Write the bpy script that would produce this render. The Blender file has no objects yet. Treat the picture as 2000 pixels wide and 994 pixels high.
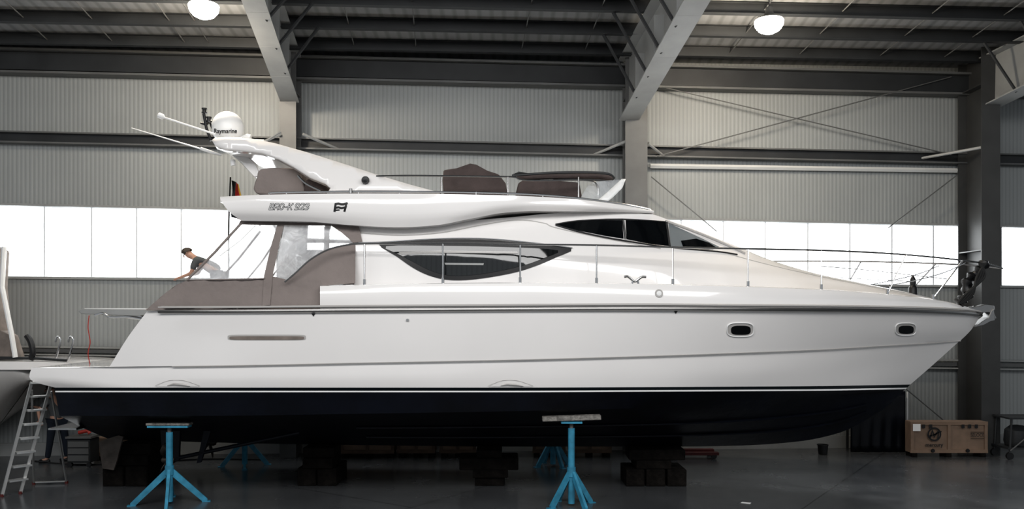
import bpy, bmesh, math, random
from mathutils import Vector, Matrix
from mathutils.bvhtree import BVHTree
from mathutils.geometry import delaunay_2d_cdt
random.seed(4)
F=1630.; H=3.25; HY=617.; YC=16.3
SC=bpy.context.scene; COL=SC.collection
def P(px,py,Y): return Vector(((px-1000)/F*Y, Y, H+(HY-py)/F*Y))
def Q(px,py,b,yc=YC): return P(px,py,yc-b)
def WALL(px,py,off=0.0):
    u=(px-1000)/F; Y=(20.1-off)/(1-0.06*u); return P(px,py,Y)
def wallY(X,off=0.0): return 20.1+0.06*X-off
WL={}
# ---------------- materials
def M(name,col,rough=.5,metal=0,coat=0,emis=None,noise=None,bump=None,spec=None,alpha=None):
    m=bpy.data.materials.new(name); m.use_nodes=True; nt=m.node_tree; b=nt.nodes['Principled BSDF']
    c=(col[0],col[1],col[2],1)
    b.inputs['Base Color'].default_value=c; b.inputs['Roughness'].default_value=rough; b.inputs['Metallic'].default_value=metal
    if coat: b.inputs['Coat Weight'].default_value=coat; b.inputs['Coat Roughness'].default_value=.05
    if spec is not None: b.inputs['Specular IOR Level'].default_value=spec
    if emis: b.inputs['Emission Color'].default_value=(*emis[0],1); b.inputs['Emission Strength'].default_value=emis[1]
    tc=nt.nodes.new('ShaderNodeTexCoord')
    ns,na=noise if noise else (2.0,.06)
    n=nt.nodes.new('ShaderNodeTexNoise'); n.inputs['Scale'].default_value=ns; n.inputs['Detail'].default_value=6
    nt.links.new(tc.outputs['Object'],n.inputs['Vector'])
    r=nt.nodes.new('ShaderNodeValToRGB'); r.color_ramp.elements[0].position=.3; r.color_ramp.elements[1].position=.7
    r.color_ramp.elements[0].color=(*[max(0,x*(1-na)) for x in col],1); r.color_ramp.elements[1].color=(*[min(1,x*(1+na)) for x in col],1)
    nt.links.new(n.outputs['Fac'],r.inputs['Fac']); nt.links.new(r.outputs['Color'],b.inputs['Base Color'])
    if bump:
        n2=nt.nodes.new('ShaderNodeTexNoise'); n2.inputs['Scale'].default_value=bump[0]; n2.inputs['Detail'].default_value=5
        nt.links.new(tc.outputs['Object'],n2.inputs['Vector'])
        bp=nt.nodes.new('ShaderNodeBump'); bp.inputs['Strength'].default_value=bump[1]; bp.inputs['Distance'].default_value=.08
        nt.links.new(n2.outputs['Fac'],bp.inputs['Height']); nt.links.new(bp.outputs['Normal'],b.inputs['Normal'])
    return m
def wave(m,scale,amount,axis='X',bump=.3,prof='SIN'):
    nt=m.node_tree; b=nt.nodes['Principled BSDF']; tc=nt.nodes.new('ShaderNodeTexCoord')
    w=nt.nodes.new('ShaderNodeTexWave'); w.bands_direction=axis; w.wave_profile=prof; w.inputs['Scale'].default_value=scale
    nt.links.new(tc.outputs['Object'],w.inputs['Vector'])
    src=b.inputs['Base Color'].links[0].from_socket
    mx=nt.nodes.new('ShaderNodeMix'); mx.data_type='RGBA'; mx.blend_type='MULTIPLY'; mx.inputs[0].default_value=1
    rp=nt.nodes.new('ShaderNodeValToRGB'); rp.color_ramp.elements[0].color=(1-amount,)*3+(1,); rp.color_ramp.elements[1].color=(1,1,1,1)
    rp.color_ramp.elements[1].position=.5
    nt.links.new(w.outputs['Fac'],rp.inputs['Fac'])
    nt.links.new(src,mx.inputs[6]); nt.links.new(rp.outputs['Color'],mx.inputs[7]); nt.links.new(mx.outputs[2],b.inputs['Base Color'])
    if bump:
        bp=nt.nodes.new('ShaderNodeBump'); bp.inputs['Strength'].default_value=bump; bp.inputs['Distance'].default_value=.02
        nt.links.new(w.outputs['Fac'],bp.inputs['Height']); nt.links.new(bp.outputs['Normal'],b.inputs['Normal'])
    return m
GEL=M('gelcoat',(.82,.80,.785),.18,coat=.7,noise=(.7,.02))
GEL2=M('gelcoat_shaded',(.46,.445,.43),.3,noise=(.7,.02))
NAVY=M('antifouling',(.0022,.0034,.0075),.42,noise=(1.5,.5),bump=(3,.12),spec=.28)
STRIPE=M('boot_stripe',(.002,.005,.007),.25,spec=.3)
WHITE=M('white_paint',(.84,.84,.83),.35)
CHROME=M('stainless',(.50,.50,.50),.22,metal=1)
CHROMED=M('galvanised_steel',(.30,.30,.30),.45,metal=1)
RAILM=M('rub_rail_steel',(.36,.355,.35),.28,metal=1)
CANVAS=M('taupe_canvas',(.235,.203,.19),.9,noise=(1.5,.07),bump=(2.5,.6))
CANVASD=M('dark_brown_canvas',(.075,.058,.055),.9,noise=(4,.15),bump=(3.5,.8))
BLACK=M('black_plastic',(.006,.006,.007),.45)
DGLASS=M('dark_glass',(.003,.004,.005),.04,spec=.5)
LGLASS=M('clear_front_glass',(.20,.22,.23),.05,coat=.6)
CURT=wave(M('curtain_glass',(.014,.016,.017),.05,spec=.75),3.6,.35,'X',0)
RUBBER=M('rubber',(.02,.02,.02),.8)
STEELD=M('dark_steel_paint',(.024,.026,.028),.55,noise=(2,.2))
STEELC=M('column_steel_paint',(.118,.119,.117),.5,noise=(2,.12))
STEELR=M('dark_column_paint',(.05,.051,.051),.5,noise=(2,.12))
STEELM=M('grey_steel_paint',(.115,.117,.116),.5,noise=(2,.12))
STEELL=M('light_steel_paint',(.29,.295,.29),.45,noise=(2,.08))
STEELW=M('white_steel_strip',(.7,.71,.7),.45,noise=(2,.05))
WALLM=wave(M('wall_panel',(.308,.322,.320),.55,noise=(.5,.06)),3.2,.16,'X',.25)
ROOFM=wave(M('roof_panel',(.20,.205,.208),.75,noise=(.8,.12)),1.2,.25,'X',.2)
def winmat():
    m=M('daylight_panel',(.8,.82,.83),.5,emis=((.95,.98,1),6.0)); nt=m.node_tree; b=nt.nodes['Principled BSDF']
    tc=nt.nodes.new('ShaderNodeTexCoord'); n=nt.nodes.new('ShaderNodeTexNoise'); n.inputs['Scale'].default_value=.9; n.inputs['Detail'].default_value=4
    mr=nt.nodes.new('ShaderNodeMapRange'); mr.inputs['From Min'].default_value=.32; mr.inputs['From Max'].default_value=.68; mr.inputs['To Min'].default_value=.75; mr.inputs['To Max'].default_value=8
    nt.links.new(tc.outputs['Object'],n.inputs['Vector']); nt.links.new(n.outputs['Fac'],mr.inputs['Value']); nt.links.new(mr.outputs[0],b.inputs['Emission Strength']); return m
WINM=winmat()
FRAMEM=M('window_frame',(.55,.57,.58),.5,emis=((.92,.96,1),.12))  # faint emission on the frames imitates glare from the bright panes
BLUE=M('blue_paint',(.045,.24,.36),.5,noise=(7,.25))
WOOD=M('old_timber',(.010,.0085,.0075),.95,noise=(7,.5),bump=(12,.5),spec=.15)
PLANK=M('grey_plank',(.20,.19,.175),.85,noise=(14,.5),bump=(20,.4))
PLY=M('crate_plywood',(.215,.15,.108),.7,noise=(5,.12))
PLYD=M('crate_batten',(.12,.08,.055),.7,noise=(5,.2))
ALU=M('aluminium',(.55,.55,.54),.35,metal=.8)
RED=M('red_plastic',(.35,.03,.02),.5)
REDD=M('dark_red_paint',(.10,.012,.01),.5)
SKIN=M('skin',(.45,.27,.2),.6)
HAIR=M('hair',(.06,.048,.04),.8)
SHIRT=M('charcoal_shirt',(.09,.096,.10),.9)
TROUS=M('navy_trousers',(.012,.018,.03),.9)
TAN=M('primer_tan',(.20,.17,.15),.8,noise=(5,.2))
DTAN=M('weathered_board',(.10,.085,.075),.8,noise=(5,.4))
BRONZE=M('bronze',(.06,.052,.045),.5,metal=.6)
GOLD=M('flag_gold',(.6,.4,.05),.8); REDF=M('flag_red',(.35,.03,.03),.8)
LAMPG=M('lamp_glow',(1,.95,.85),.5,emis=((1,.9,.76),80))
def vinylmat(name,op,col=(.85,.87,.9),e=0):
    m=bpy.data.materials.new(name); m.use_nodes=True; nt=m.node_tree; nt.nodes.clear()
    o=nt.nodes.new('ShaderNodeOutputMaterial'); mx=nt.nodes.new('ShaderNodeMixShader'); t=nt.nodes.new('ShaderNodeBsdfTransparent')
    p=nt.nodes.new('ShaderNodeBsdfPrincipled'); p.inputs['Base Color'].default_value=(*col,1); p.inputs['Roughness'].default_value=.12
    n=nt.nodes.new('ShaderNodeTexNoise'); n.inputs['Scale'].default_value=2.5; n.inputs['Detail'].default_value=5; n.inputs['Distortion'].default_value=1.2
    tc=nt.nodes.new('ShaderNodeTexCoord'); nt.links.new(tc.outputs['Object'],n.inputs['Vector'])
    b=nt.nodes.new('ShaderNodeBump'); b.inputs['Strength'].default_value=.9; b.inputs['Distance'].default_value=.08
    nt.links.new(n.outputs['Fac'],b.inputs['Height']); nt.links.new(b.outputs['Normal'],p.inputs['Normal'])
    mr=nt.nodes.new('ShaderNodeMapRange'); mr.inputs['From Min'].default_value=.35; mr.inputs['From Max'].default_value=.65; mr.inputs['To Min'].default_value=op*.75; mr.inputs['To Max'].default_value=op*1.3
    nt.links.new(n.outputs['Fac'],mr.inputs['Value']); nt.links.new(mr.outputs[0],mx.inputs[0])
    nt.links.new(t.outputs[0],mx.inputs[1]); nt.links.new(p.outputs[0],mx.inputs[2]); nt.links.new(mx.outputs[0],o.inputs[0])
    return m
VINYL=vinylmat('clear_vinyl',.42,(.94,.95,.97)); SHIELD=vinylmat('smoked_screen',.45,(.6,.62,.64))
def floormat():
    m=M('polished_concrete',(.085,.089,.094),.3,noise=(.5,.25)); nt=m.node_tree; b=nt.nodes['Principled BSDF']
    b.inputs['Specular IOR Level'].default_value=.9
    tc=nt.nodes.new('ShaderNodeTexCoord'); n=nt.nodes.new('ShaderNodeTexNoise'); n.inputs['Scale'].default_value=1.3; n.inputs['Detail'].default_value=8
    mr=nt.nodes.new('ShaderNodeMapRange'); mr.inputs['To Min'].default_value=.12; mr.inputs['To Max'].default_value=.36
    nt.links.new(tc.outputs['Object'],n.inputs['Vector']); nt.links.new(n.outputs['Fac'],mr.inputs['Value']); nt.links.new(mr.outputs[0],b.inputs['Roughness'])
    br=nt.nodes.new('ShaderNodeTexBrick'); br.inputs['Scale'].default_value=1; br.inputs['Brick Width'].default_value=5.5; br.inputs['Row Height'].default_value=5.5
    br.inputs['Mortar Size'].default_value=.012; br.offset=0; br.inputs['Color1'].default_value=(1,1,1,1); br.inputs['Color2'].default_value=(1,1,1,1); br.inputs['Mortar'].default_value=(.4,.4,.4,1)
    mp=nt.nodes.new('ShaderNodeMapping'); mp.inputs['Rotation'].default_value=(0,0,.6); mp.inputs['Location'].default_value=(1.2,.5,0)
    nt.links.new(tc.outputs['Object'],mp.inputs['Vector']); nt.links.new(mp.outputs[0],br.inputs['Vector'])
    src=b.inputs['Base Color'].links[0].from_socket
    mx=nt.nodes.new('ShaderNodeMix'); mx.data_type='RGBA'; mx.blend_type='MULTIPLY'; mx.inputs[0].default_value=1
    nt.links.new(src,mx.inputs[6]); nt.links.new(br.outputs['Color'],mx.inputs[7]); nt.links.new(mx.outputs[2],b.inputs['Base Color'])
    return m
FLOORM=floormat()
# ---------------- builders
def mk(name,V,Fc,mat,parent=None,smooth=True,ang=35,bevel=0,solid=0,mi=None,recalc=True,label=None):
    V=[Vector(v) for v in V]
    lo=Vector([min(v[i] for v in V) for i in range(3)]); hi=Vector([max(v[i] for v in V) for i in range(3)])
    org=Vector(((lo.x+hi.x)/2,(lo.y+hi.y)/2,lo.z))
    me=bpy.data.meshes.new(name); me.from_pydata([v-org for v in V],[],[tuple(f) for f in Fc])
    mats=mat if isinstance(mat,(list,tuple)) else [mat]
    for m in mats: me.materials.append(m)
    if mi:
        for p,i in zip(me.polygons,mi): p.material_index=i
    bm=bmesh.new(); bm.from_mesh(me)
    if recalc:
        bmesh.ops.remove_doubles(bm,verts=bm.verts,dist=.0005)
        bmesh.ops.recalc_face_normals(bm,faces=bm.faces)
    if bevel:
        es=[e for e in bm.edges if len(e.link_faces)==2 and e.calc_face_angle(0)>.6]
        if es: bmesh.ops.bevel(bm,geom=es,offset=bevel,segments=3 if bevel>.02 else 1,affect='EDGES',profile=.5)
    bm.to_mesh(me); bm.free()
    if smooth:
        me.shade_smooth(); me.set_sharp_from_angle(angle=math.radians(ang))
    o=bpy.data.objects.new(name,me); COL.objects.link(o)
    if parent is not None:
        o.parent=parent; o.location=org-WL[parent.name]
    else: o.location=org
    WL[o.name]=org
    if solid:
        s=o.modifiers.new('thickness','SOLIDIFY'); s.thickness=solid; s.offset=0
    if label: o['label']=label
    return o
def empty(name,loc,parent=None):
    o=bpy.data.objects.new(name,None); COL.objects.link(o); loc=Vector(loc); o.empty_display_size=.3
    if parent is not None: o.parent=parent; o.location=loc-WL[parent.name]
    else: o.location=loc
    WL[o.name]=loc; return o
def top(o,label,cat,group=None):
    o['label']=label; o['category']=cat
    if group: o['group']=group
    return o
def struct(o,label=None):
    o['kind']='structure'
    if label: o['label']=label
    return o
class G:
    def __init__(s): s.V=[]; s.F=[]; s.m=[]
    def add(s,vf,mi=0):
        n=len(s.V); s.V+=list(vf[0]); s.F+=[tuple(i+n for i in f) for f in vf[1]]; s.m+=[mi]*len(vf[1]); return s
    def mk(s,name,mat,parent=None,**k): return mk(name,s.V,s.F,mat,parent,mi=s.m,recalc=k.pop('recalc',False) ,**k)
def box(c,s,rz=0,R=None):
    V=[]
    for x in (-1,1):
        for y in (-1,1):
            for z in (-1,1):
                v=Vector((x*s[0]/2,y*s[1]/2,z*s[2]/2))
                if R: v=R@v
                elif rz: v=Matrix.Rotation(rz,3,'Z')@v
                V.append(v+Vector(c))
    return V,[(0,1,3,2),(4,6,7,5),(0,4,5,1),(2,3,7,6),(0,2,6,4),(1,5,7,3)]
def sweep(pts,r,seg=8,caps=True):
    pts=[Vector(p) for p in pts]; n=len(pts); V=[];Fc=[]
    rs=r if isinstance(r,(list,tuple)) else [r]*n
    T=[(pts[min(i+1,n-1)]-pts[max(i-1,0)]).normalized() for i in range(n)]
    a=Vector((0,0,1)) if abs(T[0].z)<.9 else Vector((1,0,0))
    u=(a-T[0]*a.dot(T[0])).normalized()
    for i in range(n):
        u=(u-T[i]*u.dot(T[i])).normalized(); w=T[i].cross(u)
        for k in range(seg):
            t=2*math.pi*k/seg; V.append(pts[i]+(u*math.cos(t)+w*math.sin(t))*rs[i])
    for i in range(n-1):
        for k in range(seg):
            Fc.append((i*seg+k,i*seg+(k+1)%seg,(i+1)*seg+(k+1)%seg,(i+1)*seg+k))
    if caps: Fc.append(tuple(range(seg))[::-1]); Fc.append(tuple((n-1)*seg+k for k in range(seg)))
    return V,Fc
def smoothpts(pts,k=6):
    pts=[Vector(p) for p in pts]; n=len(pts); out=[]
    for i in range(n-1):
        p0=pts[max(i-1,0)];p1=pts[i];p2=pts[i+1];p3=pts[min(i+2,n-1)]
        for j in range(k):
            t=j/k; out.append(.5*((2*p1)+(p2-p0)*t+(2*p0-5*p1+4*p2-p3)*t*t+(3*p1-p0-3*p2+p3)*t**3))
    out.append(pts[-1]); return out
def smooth2(pts,k=5,closed=True):
    n=len(pts); out=[]
    for i in range(n):
        p0,p1,p2,p3=[Vector(pts[(i+j)%n]) for j in (-1,0,1,2)]
        for j in range(k):
            t=j/k; out.append(.5*((2*p1)+(p2-p0)*t+(2*p0-5*p1+4*p2-p3)*t*t+(3*p1-p0-3*p2+p3)*t**3))
    return [tuple(o) for o in out]
def mir(V,yc=YC): return [Vector((v[0],2*yc-v[1],v[2])) for v in V]
def pchip(xs,ys,x):
    n=len(xs)
    h=[xs[i+1]-xs[i] for i in range(n-1)]; d=[(ys[i+1]-ys[i])/h[i] for i in range(n-1)]
    m=[0]*n; m[0]=d[0]; m[-1]=d[-1]
    for i in range(1,n-1):
        if d[i-1]*d[i]>0:
            w1=2*h[i]+h[i-1]; w2=h[i]+2*h[i-1]; m[i]=(w1+w2)/(w1/d[i-1]+w2/d[i])
    i=0
    while i<n-2 and x>xs[i+1]: i+=1
    t=(x-xs[i])/h[i]; t=min(max(t,0),1)
    return ys[i]*(2*t**3-3*t*t+1)+h[i]*m[i]*(t**3-2*t*t+t)+ys[i+1]*(-2*t**3+3*t*t)+h[i]*m[i+1]*(t**3-t*t)
def ev(c,x): 
    xs=[p[0] for p in c]; return pchip(xs,[p[1] for p in c],x),pchip(xs,[p[2] for p in c],x)
def crv(c,n=90,yc=YC,dy=0,db=0):
    out=[]
    for i in range(n):
        s=i/(n-1); x=c[0][0]+(c[-1][0]-c[0][0])*s; y,b=ev(c,x); out.append(Q(x,y+dy,max(b+db,.005),yc))
    return out
def densify(rows,k):
    n=len(rows); out=[]
    for i in range(n-1):
        a=rows[max(i-1,0)];b=rows[i];c=rows[i+1];d=rows[min(i+2,n-1)]
        for j in range(k):
            t=j/k; out.append([.5*((2*p1)+(p2-p0)*t+(2*p0-5*p1+4*p2-p3)*t*t+(3*p1-p0-3*p2+p3)*t**3) for p0,p1,p2,p3 in zip(a,b,c,d)])
    out.append(rows[-1]); return out
def loft(g,rows,mi=0,yc=YC,mirror=True):
    n=len(rows[0]); V=[v for r in rows for v in r]
    Fc=[(i*n+j,i*n+j+1,(i+1)*n+j+1,(i+1)*n+j) for i in range(len(rows)-1) for j in range(n-1)]
    g.add((V,Fc),mi)
    if mirror: g.add((mir(V,yc),[f[::-1] for f in Fc]),mi)
def bridge(g,poly,camber=0,k=8,mi=0,yc=YC):
    n=len(poly); V=[]
    for j in range(k+1):
        s=j/k
        for p in poly:
            b=yc-p.y; V.append(Vector((p.x,p.y+2*b*s,p.z+camber*min(1,abs(b)/1.5)*(1-(2*s-1)**2))))
    g.add((V,[(i*n+j,i*n+j+1,(i+1)*n+j+1,(i+1)*n+j) for i in range(k) for j in range(n-1)]),mi)
def endcap(g,rows,yc=YC):
    g.add(([v for r in rows for v in (r[0],mir([r[0]],yc)[0])],[(2*i,2*i+1,2*i+3,2*i+2) for i in range(len(rows)-1)]))
def inside(p,poly):
    c=False;n=len(poly)
    for i in range(n):
        x1,y1=poly[i];x2,y2=poly[(i+1)%n]
        if (y1>p[1])!=(y2>p[1]) and p[0]<(x2-x1)*(p[1]-y1)/(y2-y1)+x1: c=not c
    return c
def tri2(outline,step):
    o=[Vector(p) for p in outline]; pts=[]
    for i in range(len(o)):
        a=o[i];b=o[(i+1)%len(o)]; k=max(1,int((b-a).length/step))
        for j in range(k): pts.append(a+(b-a)*j/k)
    n=len(pts); E=[(i,(i+1)%n) for i in range(n)]; pl=[tuple(p) for p in pts]
    x0=min(p[0] for p in pl);x1=max(p[0] for p in pl);y0=min(p[1] for p in pl);y1=max(p[1] for p in pl)
    x=x0+step/2
    while x<x1:
        y=y0+step/2
        while y<y1:
            if inside((x,y),pl) and min((Vector((x,y))-q).length for q in pts[:n])>step*.45: pts.append(Vector((x,y)))
            y+=step
        x+=step
    r=delaunay_2d_cdt(pts,E,[],1,1e-4)
    return r[0],r[2]
def surf(name,outline,fn,mat,parent=None,step=12,mirror=False,solid=0,smooth=True,yc=YC,**k):
    v2,f2=tri2(outline,step); V=[fn(p[0],p[1]) for p in v2]
    o=mk(name,V,f2,mat,parent,smooth=smooth,solid=solid,**k)
    if mirror: mk(name,mir(V,yc),[tuple(f)[::-1] for f in f2],mat,parent,smooth=smooth,solid=solid,**k)
    return o
CAM=Vector((0,0,H))
def bvh(objs):
    V=[];Fc=[]
    for o in objs:
        n=len(V); w=WL[o.name]; V+=[v.co+w for v in o.data.vertices]; Fc+=[tuple(i+n for i in p.vertices) for p in o.data.polygons]
    return BVHTree.FromPolygons(V,Fc)
def caster(tree,off=.008,defb=2.0):
    last=[YC-defb]
    def fn(px,py):
        d=(P(px,py,10)-CAM).normalized(); hit=tree.ray_cast(CAM,d)
        if hit[0] is not None and hit[0].y<YC: last[0]=hit[0].y; Y=hit[0].y
        else: Y=last[0]
        return P(px,py,Y-off)
    return fn
def text2(body,font_shear=0,bold=0,sp=1):
    cu=bpy.data.curves.new('t','FONT'); cu.body=body; cu.shear=font_shear; cu.offset=bold; cu.space_character=sp; o=bpy.data.objects.new('t',cu); COL.objects.link(o)
    dg=bpy.context.evaluated_depsgraph_get(); me=bpy.data.meshes.new_from_object(o.evaluated_get(dg))
    V=[(v.co.x,v.co.y) for v in me.vertices]; Fc=[tuple(p.vertices) for p in me.polygons]
    bpy.data.objects.remove(o); bpy.data.meshes.remove(me); return V,Fc
def textobj(name,body,x0,x1,ybase,fn,mat,parent,h=None,shear=0,bold=0,sp=1):
    V,Fc=text2(body,shear,bold,sp); a=min(v[0] for v in V);b=max(v[0] for v in V); s=(x1-x0)/(b-a)
    sy=s if h is None else h/max(v[1] for v in V)
    return mk(name,[fn(x0+(v[0]-a)*s,ybase-v[1]*sy) for v in V],Fc,mat,parent,smooth=False)
def ribbon(pl,w,fn):
    """flat stroke of width w along a 2-D polyline, mitred, laid on a surface by fn"""
    p=[Vector(q) for q in pl]; n=len(p); V=[];Fc=[]
    for i in range(n):
        a=(p[i]-p[i-1]).normalized() if i else (p[1]-p[0]).normalized(); b=(p[i+1]-p[i]).normalized() if i<n-1 else a
        if i==0: a=b
        t=(a+b); t=t.normalized() if t.length>.01 else a
        nn=Vector((-t.y,t.x)); k=1/max(.5,abs(nn.dot(Vector((-a.y,a.x))))); e=Vector((0,0))
        if i==0: e=-a*w*.5
        if i==n-1: e=a*w*.5
        for s in (-1,1): q=p[i]+e+nn*s*w/2*k; V.append(fn(q.x,q.y))
    for i in range(n-1): Fc.append((2*i,2*i+1,2*i+3,2*i+2))
    return V,Fc
GL={'B':[[(0,0),(0,1),(.75,1),(.95,.85),(.85,.58),(.6,.52),(.08,.52)],[(.6,.52),(.95,.42),(1,.18),(.8,0),(0,0)]],
 'R':[[(0,0),(0,1),(.8,1),(1,.82),(.9,.55),(.7,.48),(.08,.48)],[(.55,.48),(1,0)]],
 'O':[[(.5,1),(.1,.92),(0,.5),(.1,.08),(.5,0),(.9,.08),(1,.5),(.9,.92),(.5,1)]],
 '-':[[(.15,.45),(.75,.45)]],'K':[[(0,0),(0,1)],[(1,1),(.1,.45)],[(.35,.6),(1,0)]],
 '9':[[(.95,.6),(.6,.45),(.15,.5),(0,.75),(.15,1),(.8,1),(1,.7),(.9,.2),(.65,0),(.1,0)]],
 '2':[[(0,.85),(.25,1),(.8,1),(1,.78),(.85,.5),(0,.02),(1,.02)]],
 '3':[[(0,.9),(.3,1),(.8,1),(.97,.78),(.75,.53),(.35,.53)],[(.75,.53),(1,.3),(.85,.05),(.4,0),(0,.1)]]}
def strokes(body,x0,ybase,h,cw,gap,shear,w,fn):
    g=G(); x=x0
    for ch in body:
        if ch==' ': x+=cw*.55; continue
        cwid=cw*(.7 if ch=='-' else 1)
        for s in GL[ch]: g.add(ribbon([(x+a*cwid+b*h*shear,ybase-b*h) for a,b in s],w,fn))
        x+=cwid+gap
    return g
def prism(outline,Y0,Y1,scale1=1.0):
    n=len(outline); V=[P(x,y,Y0) for x,y in outline]; c=sum(V,Vector())/n
    V2=[Vector((c.x+(v.x-c.x)*scale1,Y1,v.z)) for v in V]
    return V+V2,[tuple(range(n)),tuple(range(n,2*n))[::-1]]+[(i,i+n,(i+1)%n+n,(i+1)%n) for i in range(n)]
def lathe(c,prof,seg=24,axis='Z'):
    V=[];n=len(prof);Fc=[]
    for k in range(seg):
        t=2*math.pi*k/seg
        for r,z in prof:
            v=Vector((r*math.cos(t),r*math.sin(t),z))
            if axis=='Y': v=Vector((v.x,-v.z,v.y))
            if axis=='X': v=Vector((v.z,v.x,v.y))
            V.append(v+Vector(c))
    for k in range(seg):
        for j in range(n-1): Fc.append((k*n+j,((k+1)%seg)*n+j,((k+1)%seg)*n+j+1,k*n+j+1))
    return V,Fc
def ibeam(p0,p1,h0,h1,w,t=.02,side=Vector((1,0,0)),drop=True):
    p0=Vector(p0);p1=Vector(p1); d=(p1-p0).normalized(); s=(side-d*side.dot(d)).normalized(); up=s.cross(d).normalized()
    if up.z<-.01 or (abs(up.z)<.01 and up.y<0): up=-up
    V=[];
    for p,h in ((p0,h0),(p1,h1)):
        for a,b in ((-w/2,0),(w/2,0),(w/2,t),(t/2,t),(t/2,h-t),(w/2,h-t),(w/2,h),(-w/2,h),(-w/2,h-t),(-t/2,h-t),(-t/2,t),(-w/2,t)):
            V.append(p+s*a+up*b)
    return V,[tuple(range(12)),tuple(range(12,24))[::-1]]+[(i,i+12,(i+1)%12+12,(i+1)%12) for i in range(12)]
def skinmesh(verts,edges,rad,root=0,sub=2):
    me=bpy.data.meshes.new('s'); me.from_pydata(verts,edges,[]); o=bpy.data.objects.new('s',me); COL.objects.link(o)
    sk=o.modifiers.new('sk','SKIN'); sk.use_smooth_shade=True
    ss=o.modifiers.new('su','SUBSURF'); ss.levels=sub; ss.render_levels=sub
    for i,v in enumerate(me.skin_vertices[0].data):
        r=rad[i]; v.radius=(r,r) if not isinstance(r,tuple) else r; v.use_root=(i==root)
    bpy.context.view_layer.update(); dg=bpy.context.evaluated_depsgraph_get(); m2=bpy.data.meshes.new_from_object(o.evaluated_get(dg))
    V=[v.co.copy() for v in m2.vertices]; Fc=[tuple(p.vertices) for p in m2.polygons]
    bpy.data.objects.remove(o); bpy.data.meshes.remove(m2); return V,Fc

# ================= ROOM
def hline(y0,y1):
    return lambda x: y0+(y1-y0)*x/1850.
XL,XR=-700,2800
def wz(x,z,off=0):
    p=WALL(x,617,off); return Vector((p.x,p.y,z))
wt=hline(400,440); wb=hline(541,558)
g=G()
for (fa,fb) in ((None,wt),(wb,'floor')):
    A=[(wz(x,9.45) if fa is None else WALL(x,fa(x))) for x in (XL,XR)]
    B=[(wz(x,-.02) if fb=='floor' else WALL(x,fb(x))) for x in (XL,XR)]
    V=[A[0],A[1],B[1],B[0]]; V2=[v+Vector((0,.15,0)) for v in V]
    g.add((V+V2,[(0,1,2,3),(7,6,5,4),(0,4,5,1),(1,5,6,2),(2,6,7,3),(3,7,4,0)]))
struct(g.mk('wall_back',WALLM,smooth=False),'pale grey ribbed sandwich panel hall wall')
bays=[(-640,540,[ -560,-470,-375,-285,-190,-98,-5,88,180,268,355,447]),(600,1218,[700,800,900,1000,1110]),(1270,1872,[1330,1412,1494,1577,1659,1741,1822]),(1957,2750,[2038,2120,2200,2290,2380,2470,2560,2650])]
for i,(x0,x1,ms) in enumerate(bays):
    V=[WALL(x0,wt(x0),-.08),WALL(x1,wt(x1),-.08),WALL(x1,wb(x1),-.08),WALL(x0,wb(x0),-.08)]
    w=struct(mk('window_%d'%(i+1),V,[(0,1,2,3)],WINM,smooth=False),'bright translucent ribbon window')
    for m in ms: mk('mullion',*box((WALL(m,wt(m))+WALL(m,wb(m)))/2,(.035,.06,(WALL(m,wt(m))-WALL(m,wb(m))).z)),FRAMEM,w,smooth=False)
    for fz in (wt,wb): mk('window_frame',*sweep([WALL(x0,fz(x0),.02),WALL(x1,fz(x1),.02)],.03,4),FRAMEM,w,smooth=False)
for i,(a,b) in enumerate(((540,600),(1218,1270),(1872,1957))):
    V=[WALL(a,wt(a)),WALL(b,wt(b)),WALL(b,wb(b)),WALL(a,wb(a))]
    struct(mk('trim_%d'%(20+i),V,[(0,1,2,3)],STEELM,smooth=False))
fl=mk('floor',[(-24,-10,0),(26,-10,0),(26,22.5,0),(-24,22.5,0)],[(0,1,2,3)],FLOORM,smooth=False); struct(fl,'dark polished concrete hall floor')
def RZ(Yoff): return 9.42+.11*Yoff
def roofp(px,off,dz=0):
    p=WALL(px,617,0); d=Vector((.08,-1,0)); q=p+d*off; q.z=RZ(off)+dz; return q
V=[roofp(XL,-.3),roofp(XR,-.3),roofp(XR,24),roofp(XL,24)]
struct(mk('ceiling',V+[v+Vector((0,0,.15)) for v in V],[(0,1,2,3),(7,6,5,4),(0,4,5,1),(1,5,6,2),(2,6,7,3),(3,7,4,0)],ROOFM,smooth=False),'ribbed grey metal roof deck')
for k,off in enumerate([.95,2.0,3.05,4.1,5.15,6.2,7.5,9,11,13,15,18]):
    vf=ibeam(roofp(XL,off,-.25),roofp(XR,off,-.25),.245,.245,.14,.014,side=Vector((0,1,0)))
    top(mk('roof_purlin',vf[0],vf[1],STEELD,smooth=False),'dark grey steel roof purlin spanning between the main frames','purlin','roof purlins')
def girt(n,y0,y1,h,w,mat,off=.12,xa=XL,xb=XR):
    fy=hline(y0,y1); a=WALL(xa,fy(xa),off);b=WALL(xb,fy(xb),off); V=[]
    for p in (a,b):
        for yy,zz in ((-w/2,-h/2),(w/2,-h/2),(w/2,h/2),(-w/2,h/2)): V.append(p+Vector((0,yy,zz)))
    return struct(mk('trim_%d'%n,V,[(0,1,2,3),(7,6,5,4),(0,4,5,1),(1,5,6,2),(2,6,7,3),(3,7,4,0)],mat,smooth=False))
girt(1,120,166,.40,.2,STEELD,.2); girt(2,142,185,.05,.3,STEELM,.2); girt(12,98,146,.05,.34,STEELM,.25)
girt(3,258,300,.035,.24,STEELM); girt(4,267,309,.19,.05,STEELD,.1); girt(5,278,319,.035,.24,STEELM)
girt(6,399,439,.05,.1,STEELL,.03); girt(7,542,559,.05,.1,STEELL,.03)
girt(8,676,703,.035,.14,STEELL); girt(9,683,711,.09,.05,STEELM,.1); girt(10,691,719,.035,.14,STEELL)
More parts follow.
